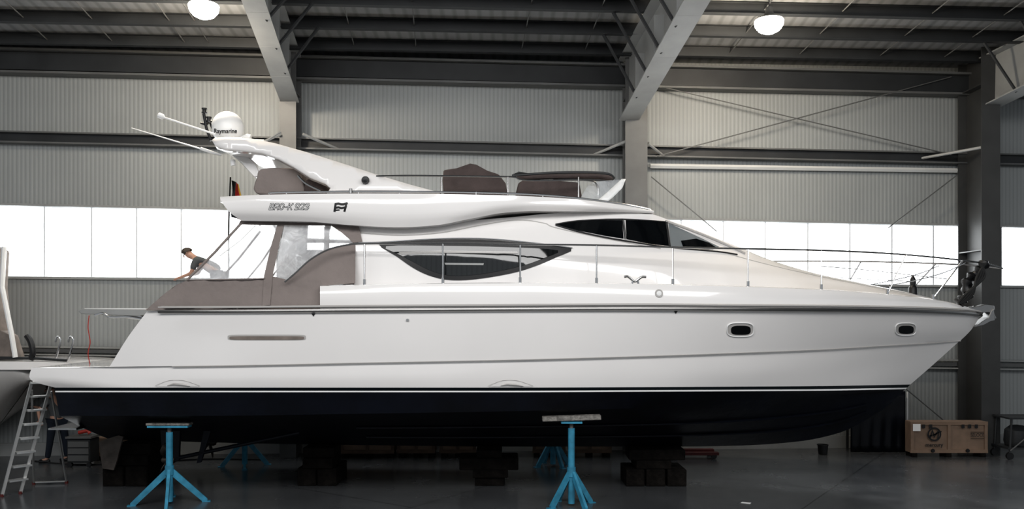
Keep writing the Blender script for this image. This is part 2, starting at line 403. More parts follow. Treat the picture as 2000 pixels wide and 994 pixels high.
struct(mk('baseboard_back',*box((0,wallY(0,.02),.15),(46,.06,.3),rz=math.atan(.06)),STEELL,smooth=False))
struct(mk('trim_11',*sweep([WALL(1270,324,.12),WALL(1870,333,.12)],.055,4),STEELW,smooth=False))
def column(X,Yf,w,dep,zt,mat,lab):
    g=G(); t=.03
    g.add(box((X,Yf+t/2,zt/2),(w,t,zt))); g.add(box((X,Yf+dep-t/2,zt/2),(w,t,zt))); g.add(box((X,Yf+dep/2,zt/2),(t,dep-t,zt)))
    for z in (.015,zt*.5,zt-.9): g.add(box((X,Yf+dep/2,z),(w*.95,dep-2*t,.025)))
    o=mk('steel_column',g.V,g.F,mat,smooth=False,recalc=True); return top(o,lab,'column','hall columns')
column((562-1000)/F*19.15,19.15,.38,.5,9.3,STEELC,'grey steel I-section hall column behind the flybridge')
column((1243-1000)/F*19.55,19.55,.52,.5,9.3,STEELC,'grey steel I-section hall column by the yacht windscreen')
column(11.22,19.55,.44,1.05,9.6,STEELR,'wide dark steel hall column behind the yacht bow')
RAF=[]
def rafter(pa,pb,h0,h1,w,side,lab):
    d=(pb-pa); pc=pa+d*2.2
    vf=ibeam(pa,pb,h0,h1,w,.03); vf2=ibeam(pb,pc,h1,h1,w,.03)
    g=G(); g.add(vf); g.add(vf2)
    for k in range(1,6):
        q=pa+d*(k*.3); g.add(box((q.x,q.y,q.z+.42),(w*.9,.02,.84)))
    RAF.append((pa,d,side))
    return top(mk('roof_rafter',g.V,g.F,STEELL,smooth=False,recalc=False),lab,'rafter','roof rafters')
rafter(P(566,200,19.2),P(494,0,15.0),1.15,.95,.42,1,'deep grey steel roof rafter rising from a hall column')
rafter(P(1228,236,19.6),P(1362,0,14.2),1.5,1.05,.46,-1,'deep grey steel roof rafter with light lower flange')
rafter(Vector((11.3,19.7,P(0,215,20).z)),Vector((12.2,14.4,P(0,215,20).z+.6)),1.2,.9,.46,-1,'deep grey steel roof rafter above the yacht bow')
def brace(a,b,r=.035,mat=STEELD,name='knee_brace',lab='thin dark steel brace between rafter and purlin',cat='brace',grp='roof knee braces'):
    return top(mk(name,*sweep([a,b],r,6),mat),lab,cat,grp)
for pa,d,s in RAF:
    for off in (2.0,3.05,4.1,5.15):
        Yp=wallY(pa.x)-off; t=(Yp-pa.y)/d.y; q=pa+d*t; brace(q+Vector((s*.1,0,.0)),Vector((q.x+s*.85,Yp,RZ(off)-.22)))
for k,(x1,y1,x2,y2) in enumerate(((1272,165,1858,302),(1280,306,1858,150),(1272,345,1400,452),(1868,343,1735,445),(1740,735,1860,835))):
    brace(WALL(x1,y1,.3+.05*k),WALL(x2,y2,.3+.05*k),.014,STEELM,'bracing_rod','thin steel wind bracing rod across the wall bay','rod','wall bracing rods')
for (x1,y1,o1,x2,y2,o2) in ((490,288,.1,548,262,.7),(592,262,.7,660,291,.1),(1160,302,.1,1222,276,.6),(1266,280,.6,1296,305,.1),(1800,309,.1,1932,285,1.2)):
    brace(WALL(x1,y1,o1),WALL(x2,y2,o2),.035,STEELL,'wall_strut','light grey steel strut from column to wall girt','strut','wall struts')
for x in (35,130,250,385,430,700,815,1012,1130,1400,1530,1680,1800):
    pts=[roofp(x,o,-.14) for o in (.95,6.2)]
    brace(pts[0],pts[1],.013,STEELM,'sag_rod','thin steel sag rod crossing the purlins','rod','roof sag rods')
for px,py,Y in ((398,14,16.0),(1502,44,16.6)):
    c=P(px,py,Y); off=(wallY(c.x)-c.y); zr=RZ(off)-.2
    e=top(empty('ceiling_lamp',c),'round high-bay lamp glowing warm white under the roof','lamp','high-bay lamps')
    mk('lamp_housing',*lathe(c,[(.001,.3),(.07,.3),(.08,.2),(.10,.15),(.2,.10),(.26,.05),(.27,.03),(.24,.06),(.12,.11),(.001,.11)],24),STEELM,e)
    mk('lamp_lens',*lathe(c,[(.001,-.22),(.10,-.21),(.2,-.16),(.27,-.07),(.285,.02),(.27,.045)],24),LAMPG,e)
    mk('lamp_hook',*sweep([c+Vector((0,0,.28)),Vector((c.x,c.y,zr+.15))],.012,6),STEELD,e)
    l=bpy.data.lights.new('lamp_light','POINT'); l.energy=300; l.color=(1,.87,.7); l.shadow_soft_size=.2
    lo=bpy.data.objects.new('lamp_light',l); COL.objects.link(lo); lo.parent=e; lo.location=(0,0,-.5)

# ================= YACHT
Y=top(empty('yacht',(0,YC,.72)),'large white flybridge motor yacht standing on timber blocks and blue stands','yacht')
R=[(288,607,2.15),(400,607,2.28),(700,605,2.4),(1000,603,2.42),(1250,602,2.38),(1450,603,2.15),(1600,604,1.8),(1750,606,1.2),(1850,609,.62),(1900,612,.22),(1916,615,.02)]
M1=[(250,658,2.12),(400,657,2.24),(700,655,2.36),(1000,652,2.37),(1250,650,2.28),(1450,648,2.0),(1600,646,1.58),(1750,645,.96),(1840,644,.46),(1880,644,.18),(1897,644,.02)]
K=[(214,716,2.1),(400,714,2.24),(700,708,2.32),(1000,702,2.32),(1250,695,2.18),(1450,688,1.85),(1600,682,1.38),(1750,673,.74),(1820,669,.36),(1860,666,.12),(1876,665,.02)]
K2=[(62,718,2.0),(120,718,2.06),(214,717,2.07),(400,715,2.2),(700,709,2.28),(1000,703,2.28),(1250,696,2.14),(1450,689,1.81),(1600,683,1.34),(1750,674,.70),(1820,670,.33),(1860,667,.10),(1874,666,.02)]
L1=[(60,742,2.02),(120,742,2.08),(214,741,2.1),(400,740,2.22),(700,738,2.29),(1000,735,2.27),(1250,731,2.1),(1450,726,1.72),(1600,720,1.2),(1720,714,.62),(1790,712,.22),(1824,711,.02)]
W=[(108,757,2.0),(214,757,2.1),(400,757,2.2),(700,757,2.26),(1000,757,2.24),(1250,756,2.05),(1450,755,1.6),(1600,754,1.05),(1720,752,.42),(1778,751,.02)]
def sh(c,dy,db,x1=None):
    o=[(x,y+dy,max(.015,b+db)) for x,y,b in c]
    if x1: o[-1]=(x1,o[-1][1],o[-1][2])
    return o
W2=sh(W,6,-.005,1772); W3=sh(W,9,-.008,1769)
C=[(116,812,2.0),(400,812,2.14),(700,808,2.15),(1000,803,2.1),(1250,797,1.85),(1450,787,1.35),(1600,775,.8),(1700,768,.32),(1764,763,.02)]
KL=[(214,858,.01),(500,866,.01),(700,869,.01),(1000,872,.01),(1330,872,.01),(1450,870,.01),(1560,862,.01),(1640,845,.01),(1700,815,.01),(1740,788,.01),(1762,765,.01)]
g=G()
up=densify([crv(R),crv(M1),crv(K)],4); loft(g,up); endcap(g,up)
bridge(g,crv(R),.02)
lo_=densify([crv(K2),crv(L1),crv(W)],4); loft(g,lo_); endcap(g,lo_)
bridge(g,crv(K2),.0)
loft(g,[crv(K),crv(K2)])
hull=mk('hull',g.V,g.F,GEL,Y,ang=28,label='glossy white hull with knuckle line and swim platform')
for nm,a,b,m in (('waterline_stripe',W,W2,STRIPE),('waterline_pinstripe',W2,W3,WHITE)):
    g=G(); loft(g,[crv(a),crv(b)],mirror=False); mk(nm,g.V,g.F,m,Y); mk(nm,mir(g.V),g.F,m,Y)
g=G(); loft(g,[crv(W3),crv(C)]); loft(g,densify([crv(C),[(a+b)/2+Vector((0,0,-.02)) for a,b in zip(crv(C),crv(KL))],crv(KL)],2))
endcap(g,[crv(W3),crv(C),crv(KL)])
bottom=mk('hull_bottom',g.V,g.F,NAVY,Y,ang=28,label='dark navy antifouled hull bottom')
def dbl(name,vf,mat,parent=Y,**k):
    k.pop('recalc',None)
    o=mk(name,vf[0],vf[1],mat,parent,**k); mk(name,mir(vf[0]),[tuple(f)[::-1] for f in vf[1]],mat,parent,**k); return o
for q in (.35,.65):
    ca=crv(C);cb_=crv(KL); pts=[a.lerp(b,q)+Vector((0,-.01,-.03)) for a,b in zip(ca,cb_)][30:86]
    dbl('spray_strake',sweep(pts,.022,5),NAVY)
Rr=[(310,607,2.2)]+R[1:]
pts=crv(Rr,110,db=.025,dy=1); dbl('rub_rail',sweep(pts,.036,8),RAILM)
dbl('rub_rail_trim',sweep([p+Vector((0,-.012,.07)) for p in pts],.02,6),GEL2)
B0=[(625,602,2.38)]+[(x,y-1,b) for x,y,b in R[3:]]; B0[-1]=(1914,613,.02)
B1=[(625,575,2.40),(1000,572,2.41),(1250,574,2.36),(1450,577,2.12),(1600,581,1.77),(1750,588,1.17),(1850,597,.58),(1896,606,.2),(1912,611,.02)]
B2=[(625,559,2.34),(800,555,2.36),(1000,553,2.36),(1250,555,2.3),(1450,560,2.06),(1600,566,1.7),(1750,577,1.1),(1850,590,.54),(1895,603,.18),(1910,609,.02)]
g=G(); rows=densify([crv(B0),crv(B1),crv(B2)],3); loft(g,rows); bridge(g,crv(B2,db=-.03,dy=-1),.06); loft(g,[crv(B2),crv(B2,db=-.03,dy=-1)]); endcap(g,rows)
bul=mk('deck_moulding',g.V,g.F,GEL,Y,ang=30,label='white side deck and foredeck moulding')
A0=[(692,560,1.95),(1000,560,1.95),(1250,562,1.82),(1450,566,1.5),(1600,572,1.15),(1750,584,.62),(1870,603,.08)]
A1=[(692,520,1.94),(1000,518,1.93),(1250,522,1.76),(1400,530,1.42),(1500,540,1.15),(1600,555,.85),(1750,574,.45),(1874,601,.06)]
A2=[(692,480,1.90),(1000,478,1.86),(1180,480,1.68),(1300,486,1.45),(1400,499,1.16),(1500,519,.88),(1600,541,.65),(1750,570,.33),(1876,600,.05)]
A3=[(692,436,1.72),(850,434,1.74),(1000,424,1.66),(1090,416,1.56),(1200,414,1.4),(1270,418,1.22),(1310,431,1.08),(1360,449,.95),(1400,465,.84),(1450,485,.7),(1500,506,.56),(1600,535,.4),(1700,556,.26),(1790,575,.16),(1880,599,.03)]
g=G(); rows=densify([crv(A0,130),crv(A1,130),crv(A2,130),crv(A3,130)],4); loft(g,rows); bridge(g,crv(A3,130),.07,10); endcap(g,rows)
cab=mk('superstructure',g.V,g.F,GEL,Y,ang=32,label='white moulded deckhouse')
F0=[(472,431,1.9),(600,433,2.0),(690,440,2.02),(780,444,2.04),(850,440,2.03),(920,427,2.0),(990,415,1.95),(1050,412,1.88),(1150,413,1.66),(1277,416,1.24)]
F1=[(448,414,2.0),(600,418,2.1),(780,424,2.12),(880,420,2.1),(990,404,2.04),(1050,401,1.96),(1150,404,1.74),(1277,414,1.26)]
F2=[(432,392,2.0),(600,394,2.14),(780,398,2.14),(880,398,2.12),(990,394,2.06),(1050,393,1.96),(1150,397,1.74),(1277,412,1.26)]
F3=[(430,384,1.93),(530,380,2.06),(700,378,2.1),(860,379,2.1),(1000,382,2.04),(1100,387,1.86),(1200,398,1.56),(1276,411,1.22)]
g=G(); rows=densify([crv(F0),crv(F1),crv(F2),crv(F3)],4); loft(g,rows); bridge(g,crv(F0),.0,6)
inn=crv(F3,db=-.12); loft(g,[crv(F3),inn]); inn2=[p-Vector((0,0,.1)) for p in inn]; loft(g,[inn,inn2]); bridge(g,inn2,0,4); endcap(g,rows)
fly=mk('flybridge',g.V,g.F,GEL,Y,ang=32,label='white flybridge moulding overhanging the cockpit')
TC=bvh([cab,fly])
def onpts(pl,fn,k=6):
    s=smoothpts([Vector((x,y,0)) for x,y in pl],k); return [fn(p.x,p.y) for p in s]
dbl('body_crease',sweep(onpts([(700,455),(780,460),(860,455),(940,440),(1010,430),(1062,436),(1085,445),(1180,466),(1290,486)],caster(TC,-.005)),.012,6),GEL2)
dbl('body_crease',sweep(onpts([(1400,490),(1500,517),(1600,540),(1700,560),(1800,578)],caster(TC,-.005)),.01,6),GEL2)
fnw=caster(TC,.012); fnw2=caster(TC,.02); fnw3=caster(TC,.026)
win=[(740,477),(790,472),(860,468),(940,468),(1020,474),(1116,485),(1085,503),(1050,518),(1010,531),(960,541),(910,547),(870,546),(835,537),(805,522),(775,501)]
w1=surf('saloon_window',smooth2(win,3),fnw,BLACK,Y,mirror=True,label='curved black-framed saloon side window')
pane=[(754,481),(860,480),(1000,483),(1090,489),(1062,504),(1020,519),(960,532),(910,538),(872,537),(840,528),(812,514),(782,498)]
surf('window_pane',smooth2(pane,3),fnw2,CURT,w1,mirror=True,step=20)
surf('pane_reflection',[(778,492),(860,489),(1010,491),(1012,495),(860,494),(784,497)],fnw3,GEL2,w1,mirror=True,step=12,label='pale horizontal reflection strip painted on the window')  # pale strip laid on the pane as a painted reflection
surf('pane_reflection',[(868,513),(945,514),(944,518),(870,517)],fnw3,STEELL,w1,mirror=True,step=12)  # shorter painted reflection strip lower on the same pane
dbl('window_trim',sweep(onpts([(700,474),(760,472),(860,466),(950,466),(1040,474),(1118,484)],fnw3),.010,6),CHROME,w1)
w2=surf('wheelhouse_window',[(1085,438),(1110,433),(1150,430),(1215,430),(1218,466),(1180,460),(1130,450)],fnw,DGLASS,Y,mirror=True)
w3=surf('wheelhouse_window',[(1222,430),(1260,431),(1300,434),(1306,480),(1270,476),(1224,467)],fnw,DGLASS,Y,mirror=True)
w4=surf('windscreen',[(1306,436),(1335,449),(1372,466),(1405,482),(1392,487),(1350,485),(1310,481)],fnw,LGLASS,Y,mirror=True,label='pale reflective front windscreen')
surf('windscreen_shade',[(1335,484),(1330,470),(1360,466),(1385,474),(1400,484),(1385,487)],fnw2,DGLASS,w4,mirror=True)
dbl('window_frame',sweep(onpts([(1085,438),(1130,431),(1215,428),(1300,433)],fnw2,3),.012,6),BLACK,w2)
for a,b in (((1217,430),(1222,467)),((1302,434),(1308,481))): dbl('mullion',sweep([fnw2(*a),fnw2(*b)],.02,6),CHROME,w2)
dbl('window_sill',sweep(onpts([(1085,439),(1130,452),(1180,463),(1240,473),(1310,483),(1400,491),(1440,497)],fnw2,4),.014,6),BLACK,w4)
dbl('windscreen_pillar',sweep(onpts([(1300,432),(1340,446),(1400,470),(1455,495)],fnw2,4),.025,6),GEL2,w4)
TH=bvh([hull,bul]); fh=caster(TH,.006); fh2=caster(TH,.012); fh3=caster(TH,.018)
def oval(cx,cy,w,h,n=28,e=3.2):
    return [(cx+w/2*math.copysign(abs(math.cos(t))**(2/e),math.cos(t)),cy+h/2*math.copysign(abs(math.sin(t))**(2/e),math.sin(t))) for t in [2*math.pi*i/n for i in range(n)]]
for cx,cy,w,h in ((1446,644,52,27),(1769,643,40,24)):
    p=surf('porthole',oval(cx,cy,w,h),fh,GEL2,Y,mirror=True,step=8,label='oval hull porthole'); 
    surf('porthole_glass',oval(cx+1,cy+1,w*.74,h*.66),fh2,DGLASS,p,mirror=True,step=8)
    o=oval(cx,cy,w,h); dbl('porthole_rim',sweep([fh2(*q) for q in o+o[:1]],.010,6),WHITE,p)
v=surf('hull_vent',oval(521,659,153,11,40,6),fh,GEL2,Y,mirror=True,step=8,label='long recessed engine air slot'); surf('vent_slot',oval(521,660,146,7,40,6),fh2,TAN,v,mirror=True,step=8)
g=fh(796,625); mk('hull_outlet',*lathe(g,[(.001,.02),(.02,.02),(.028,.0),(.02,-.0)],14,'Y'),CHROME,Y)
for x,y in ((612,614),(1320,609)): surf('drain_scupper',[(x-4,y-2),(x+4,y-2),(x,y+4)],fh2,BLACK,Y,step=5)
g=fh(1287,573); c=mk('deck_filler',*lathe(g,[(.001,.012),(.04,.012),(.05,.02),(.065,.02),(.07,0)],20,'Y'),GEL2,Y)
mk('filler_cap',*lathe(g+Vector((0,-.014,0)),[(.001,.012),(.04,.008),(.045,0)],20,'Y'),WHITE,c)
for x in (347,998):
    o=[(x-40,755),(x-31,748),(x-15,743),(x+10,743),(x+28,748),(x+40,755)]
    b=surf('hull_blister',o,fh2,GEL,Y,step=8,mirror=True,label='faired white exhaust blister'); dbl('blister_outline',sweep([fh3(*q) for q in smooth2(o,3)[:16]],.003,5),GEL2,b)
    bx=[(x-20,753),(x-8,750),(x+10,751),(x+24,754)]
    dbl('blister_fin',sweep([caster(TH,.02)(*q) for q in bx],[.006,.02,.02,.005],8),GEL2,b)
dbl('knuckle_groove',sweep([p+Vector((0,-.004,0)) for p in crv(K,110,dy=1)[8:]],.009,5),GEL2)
cl=empty('deck_cleat',Q(1240,550,2.25),Y)
mk('cleat_horn',*sweep(smoothpts([Q(1219,541,2.25),Q(1226,540,2.25),Q(1234,546,2.25),Q(1240,550,2.25),Q(1246,546,2.25),Q(1254,541,2.25),Q(1262,541,2.25)],4),.022,8),CHROME,cl)
mk('cleat_post',*sweep([Q(1236,546,2.25),Q(1234,556,2.25)],.02,8),CHROME,cl); mk('cleat_post',*sweep([Q(1245,546,2.25),Q(1247,556,2.25)],.02,8),CHROME,cl)
RT=[(556,551,2.26),(575,535,2.26),(605,508,2.24),(640,488,2.22),(680,478,2.2),(712,476,2.2),(865,475,2.25),(1016,477,2.26),(1165,479,2.2),(1314,483,2.08),(1461,486,1.85),(1604,489,1.5),(1735,495,1.08),(1850,505,.62),(1925,515,.25),(1958,524,.02)]
gr=empty('guard_rail',Q(1000,553,2.2),Y)
rp=smoothpts([Q(*p) for p in RT],6); dbl('top_rail',sweep(rp,.017,8),CHROME,gr)
for xb,yb,xt,yt,b in ((712,552,712,476,2.2),(865,551,865,475,2.25),(1016,550,1016,477,2.26),(1165,551,1165,479,2.2),(1314,553,1314,483,2.07),(1461,558,1461,486,1.85),(1604,564,1604,489,1.5),(1733,573,1770,498,1.0),(1822,583,1880,509,.5)):
    for s in (0,1):
        yb2,bb=ev(B2,xb) 
        a=Q(xb,yb2-1,max(bb-.08,.1)); t=Q(xt,yt,b)
        pts=[a,t]; base=[a,a+Vector((0,0,.09))]
        if s: pts=mir(pts); base=mir(base)
        mk('stanchion',*sweep(pts,.015,8),CHROME,gr); mk('stanchion_base',*sweep(base,.026,8),CHROME,gr)
dbl('middle_rail',sweep(smoothpts([Q(1735,558,1.05),Q(1800,545,.85),Q(1850,530,.6),Q(1885,513,.48)],5),.010,6),CHROME,gr)
dbl('middle_rail',sweep(smoothpts([Q(1604,520,1.5),Q(1700,528,1.2),Q(1770,536,.95),Q(1850,545,.6)],5),.008,6),CHROME,gr)
an=empty('anchor_gear',P(1915,606,YC),Y)
mk('bow_roller',*prism([(1885,601),(1912,598),(1925,594),(1942,596),(1944,605),(1936,610),(1915,611),(1888,609)],YC-.09,YC+.09),CHROMED,an,bevel=.01)
mk('anchor_shank',*sweep([P(1900,600,YC-.02),P(1935,604,YC-.02),P(1943,622,YC-.02)],.03,8),CHROMED,an)
mk('anchor_fluke',*prism([(1941,602),(1944,626),(1935,628),(1922,635),(1905,639),(1918,628),(1931,620),(1936,608)],YC-.13,YC+.13),CHROMED,an,bevel=.01)
pts=smoothpts([P(1922,515,16),P(1912,528,15.95),P(1896,543,16),P(1886,558,15.95),P(1892,572,16.0),P(1880,585,16.),P(1872,592,16)],6)
rb=mk('rope_bundle',*sweep(pts,[.085+.03*math.sin(i*1.3) for i in range(len(pts))],10),BLACK,Y)
for k in range(4): mk('rope_strand',*sweep(smoothpts([P(1925-k*4,514,15.85),P(1908+k*5,540,15.82),P(1900-k*5,575,15.85),P(1880-k*3,592,15.9)],6),.024,6),RUBBER,rb)
mk('windlass_cover',*lathe(P(1783,572,16.2),[(.09,-.05),(.08,.1),(.05,.14),(.06,.2),(.05,.27),(.02,.33),(.001,.35)],14),BLACK,Y)
mk('bow_light',*lathe(P(1925,517,16.28),[(.001,.09),(.05,.07),(.05,-.06),(.001,-.07)],12),BLACK,Y)
def cb(px,py):
    b=2.24-(605-py)*.0016 if py>540 else 2.136-(540-py)*.0036
    return Q(px,py,b+.012*math.sin(px*.11+py*.05)+.012*math.sin(py*.13)+.008*math.sin(px*.31-py*.2))
cv=empty('cockpit_enclosure',Q(500,605,2.2),Y)
low=[(284,606),(300,592),(322,573),(345,556),(366,547),(440,546),(518,544),(535,540),(560,546),(590,520),(620,498),(650,486),(694,474),(694,553),(660,556),(625,558),(625,598),(500,600),(400,604)]
surf('lower_canvas',low,cb,CANVAS,cv,mirror=True,step=8,label='taupe canvas cockpit side cover')
def cb2(px,py): v=cb(px,py); v.y-=.02; return v
surf('canvas_strap',[(543,436),(556,436),(548,470),(533,540),(528,596),(513,597),(516,540),(530,480)],cb2,CANVAS,cv,mirror=True,step=9)
surf('canvas_strap',[(640,436),(700,436),(708,472),(690,474),(668,455)],cb2,CANVAS,cv,mirror=True,step=9)
surf('canvas_hem',[(470,431),(700,434),(700,442),(650,441),(466,439)],cb2,CANVAS,cv,mirror=True,step=12)
surf('clear_panel',[(366,547),(420,493),(470,438),(543,437),(518,544)],cb,VINYL,cv,mirror=True,step=12)
surf('clear_panel',[(556,437),(650,440),(668,455),(690,474),(650,486),(620,498),(590,520),(560,546),(535,540)],cb,VINYL,cv,mirror=True,step=12)
dbl('canvas_edge',sweep([cb2(*q) for q in ((366,547),(420,493),(470,438))],.022,6),CANVAS,cv)
dbl('zip_seam',sweep([cb2(*q) for q in ((430,500),(470,470),(500,440))],.008,6),WHITE,cv)
ed=[cb(*q) for q in ((284,606),(300,592),(322,573),(345,556),(366,547))]
g=G(); bridge(g,ed,0,10); mk('aft_canvas',g.V,g.F,CANVAS,cv)
g=G(); bridge(g,[cb(*q) for q in ((366,547),(420,493),(470,438))],0,10); mk('aft_clear_panel',g.V,g.F,VINYL,cv)
for k in (.33,.67):
    pl=[cb(*q) for q in ((366,547),(420,493),(470,438))]; mk('aft_zip',*sweep([Vector((p.x-.01,p.y+2*(YC-p.y)*k,p.z)) for p in pl],.02,6),CANVAS,cv)
dbl('canvas_seam',sweep([cb2(*q) for q in ((366,547),(440,546),(518,544))],.010,6),CANVAS,cv)
mk('cockpit_table',*prism([(575,488),(640,488),(640,495),(618,496),(612,560),(600,560),(596,496),(575,495)],15.9,16.8),GEL2,Y,bevel=.01)
mk('cockpit_seat',*prism([(440,600),(440,552),(450,545),(465,550),(466,575),(500,577),(505,600)],15.0,16.5),WHITE,Y,bevel=.03)
ps=empty('gangway',P(220,612,15.6),Y)
mk('gangway_plank',*prism([(152,607),(160,603),(288,604),(288,614),(270,617),(200,615),(158,613)],15.3,15.8),STEELL,ps,bevel=.01)
mk('gangway_tread',*prism([(165,602),(285,602),(285,604),(165,604)],15.35,15.75),WHITE,ps)
mk('gangway_handle',*sweep(smoothpts([P(185,616,15.3),P(200,612,15.28),P(216,619,15.28),P(250,619,15.3),P(280,624,15.35)],5),.02,6),CHROME,ps)
mk('gangway_bracket',*prism([(240,612),(262,612),(285,620),(280,626),(246,622)],15.4,15.7),CHROME,ps,bevel=.01)
def ar(px,py): return Q(px,py,1.92-(380-py)*.0042)
arch=[(416,278),(422,273),(445,272),(490,274),(540,284),(600,301),(670,323),(740,346),(800,364),(860,380),(800,381),(640,381),(648,370),(636,360),(606,348),(575,328),(545,312),(512,300),(478,296),(440,293),(422,287)]
ra=empty('radar_arch',Q(640,378,0),Y)
surf('arch_side',arch,ar,GEL,ra,mirror=True,step=14,solid=.13,label='white swept arch leg')
wp=[(416,279),(425,272),(480,272),(520,280),(522,292),(470,297),(425,290)]
v0=[ar(*q) for q in wp]; v1=mir(v0); n=len(wp)
mk('arch_wing',v0+v1,[tuple(range(n)),tuple(range(n,2*n))[::-1]]+[(i,i+n,(i+1)%n+n,(i+1)%n) for i in range(n)],GEL,ra,bevel=.02)
mk('arch_speaker',*prism([(440,292),(470,292),(500,320),(510,345),(496,346),(470,318)],15.3,15.42),GEL,ra,bevel=.015)
dbl('arch_handle',sweep(smoothpts([ar(585,345)+Vector((0,-.1,0)),ar(600,360)+Vector((0,-.1,0)),ar(628,374)+Vector((0,-.1,0))],4),.02,6),RAILM,ra)
rc=P(445,247,15.6); s=15.6/F
rd=empty('radar_dome',rc-Vector((0,0,26*s)),Y)
prof=[(.001,30*s)]+[(30*s*math.sin(a),30*s*math.cos(a)) for a in [math.pi*i/18 for i in range(1,10)]]+[(30*s,-8*s),(28.5*s,-16*s),(24*s,-22*s),(18*s,-26*s),(.001,-26*s)]
dome=mk('dome_shell',*lathe(rc+Vector((0,0,-1*s)),prof,32),WHITE,rd,ang=50)
textobj('dome_lettering','Raymarine',418,463,260,caster(bvh([dome]),.02,.95),BLACK,rd,h=9,bold=.015)
mk('dome_foot',*lathe(rc-Vector((0,0,26*s+.06)),[(.09,.06),(.13,.0),(.13,-.02)],20),WHITE,rd)
ms=empty('light_mast',P(405,268,15.7),Y)
mk('mast_post',*sweep([P(412,275,15.7),P(403,250,15.7),P(398,222,15.7)],.028,8),BLACK,ms)
mk('mast_post',*sweep([P(425,272,15.8),P(414,250,15.8),P(408,235,15.8)],.018,8),BLACK,ms)
for x,y in ((399,216),(408,233)): mk('navigation_light',*lathe(P(x,y,15.7),[(.001,.05),(.05,.045),(.05,.02),(.035,.015),(.035,-.025),(.05,-.03),(.05,-.05),(.001,-.055)],12),BLACK,ms)
mk('mast_crossbar',*sweep([P(392,240,15.7),P(402,244,15.7),P(413,236,15.8)],.022,6),BLACK,ms)
mk('whip_antenna',*sweep([P(257,250,15.2),P(400,293,15.2)],[.008,.016],6),WHITE,ms); mk('antenna_base',*sweep([P(392,290,15.2),P(412,297,15.2),P(432,303,15.3)],[.03,.03,.02],8),WHITE,ms)
mk('satellite_antenna',*sweep([P(310,225,15.0),P(318,228,15.0),P(322,230,15.0),P(420,262,15.2)],[.05,.05,.018,.018],10),WHITE,ms)
mk('gps_antenna',*sweep([P(470,268,15.6),P(482,267,15.6),P(490,268,15.6)],[.015,.055,.05],10),WHITE,ms)
mk('whip_antenna',*sweep([P(428,270,15.2),P(516,274,15.2)],.014,6),WHITE,ms)
mk('antenna_pole',*sweep([P(516,278,15.2),P(548,258,15.6)],.02,6),STEELL,ms)
mk('stern_light',*lathe(P(455,318,15.2),[(.001,.07),(.05,.05),(.04,-.05),(.001,-.06)],12),WHITE,ms)
fg=empty('ensign',P(462,400,16.3),Y); V=[];Fc=[];mi=[]
for i in range(13):
    for j in range(9):
        t=i/12; u=j/8; V.append(P(452+u*(16+8*t)+2*math.sin(t*6+u*5),352+t*72+u*8,16.2+.05*math.sin(u*9+t*3)))
for i in range(12):
    for j in range(8): Fc.append((i*9+j,i*9+j+1,i*9+j+10,i*9+j+9)); mi.append(0 if j<4 else (1 if j<7 else 2))
mk('flag_cloth',V,Fc,[BLACK,REDF,GOLD],fg,mi=mi,recalc=False,label='black, red and gold ensign')
mk('flag_staff',*sweep([P(450,346,16.25),P(446,470,16.25)],.014,6),WOOD,fg)
mk('seat_cover',*prism(smooth2([(500,378),(501,345),(508,330),(540,327),(575,329),(588,338),(592,360),(590,378)],3),14.9,16.2,.9),CANVAS,Y,bevel=.04)
mk('seat_cushion',*prism([(592,380),(596,350),(612,346),(636,356),(640,372),(640,380)],14.8,15.6),CANVASD,Y,bevel=.03)
mk('console_cover',*prism([(866,380),(864,352),(866,332),(892,328),(918,319),(930,321),(952,333),(974,340),(988,358),(992,382)],15.0,16.6,.85),CANVASD,Y,bevel=.02,label='brown canvas cover over helm console')
mk('sunpad_cover',*prism([(1005,385),(1012,358),(1020,351),(1080,351),(1132,356),(1138,388)],15.0,17.2,.95),CANVASD,Y,bevel=.05,label='brown canvas cover over seating')
mk('canvas_roll',*prism([(640,380),(642,372),(700,370),(860,374),(860,381)],15.1,15.4),CANVASD,Y,bevel=.02)
fr=empty('flybridge_rail',Q(900,378,2.0),Y)
dbl('coaming_rail',sweep(smoothpts([Q(525,378,1.99),Q(545,376,2.02),Q(700,374,2.05),Q(860,375,2.05),Q(1000,378,1.98),Q(1100,384,1.82),Q(1200,396,1.54),Q(1262,408,1.28),Q(1272,412,1.25)],6),.018,8),CHROME,fr)
dbl('upper_rail',sweep(smoothpts([Q(735,344,1.85),Q(800,343,1.9),Q(900,344,1.9),Q(980,345,1.85),Q(1005,346,1.8),Q(1030,352,1.78),Q(1140,352,1.6),Q(1165,360,1.5),Q(1168,385,1.5)],6),.015,8),CHROME,fr)
for x,b in ((862,1.92),(992,1.86),(1130,1.62)): dbl('rail_post',sweep([Q(x,346,b),Q(x,386,b+.06)],.014,8),CHROME,fr)
for x in (560,700,780,930,1060): 
    yy,bb=ev(F3,x); dbl('rail_foot',sweep([Q(x,yy-5,bb-.05),Q(x,yy,bb-.05)],.014,6),CHROME,fr)
bf=empty('folded_bimini',P(1100,350,15.2),Y)
for k in range(5): mk('bimini_tube',*sweep(smoothpts([P(1000+k*3,343-k*1.5,14.9+k*.5),P(1090,337+k*3,14.8+k*.5),P(1180,338+k*3.5,14.9+k*.5),P(1200-k*2,348+k*2,15.+k*.5)],5),.022,6),STEELD,bf)
mk('bimini_canvas',*sweep(smoothpts([P(1010,347,15.2),P(1080,345,15.1),P(1150,344,15.1),P(1196,348,15.2)],5),[.03]+[.045]*14+[.03],8),CANVASD,bf)
surf('wind_deflector',[(1132,390),(1148,362),(1170,354),(1218,350),(1216,360),(1175,392)],lambda x,y:Q(x,y,1.55-(390-y)*.004),SHIELD,Y,mirror=True,step=10)
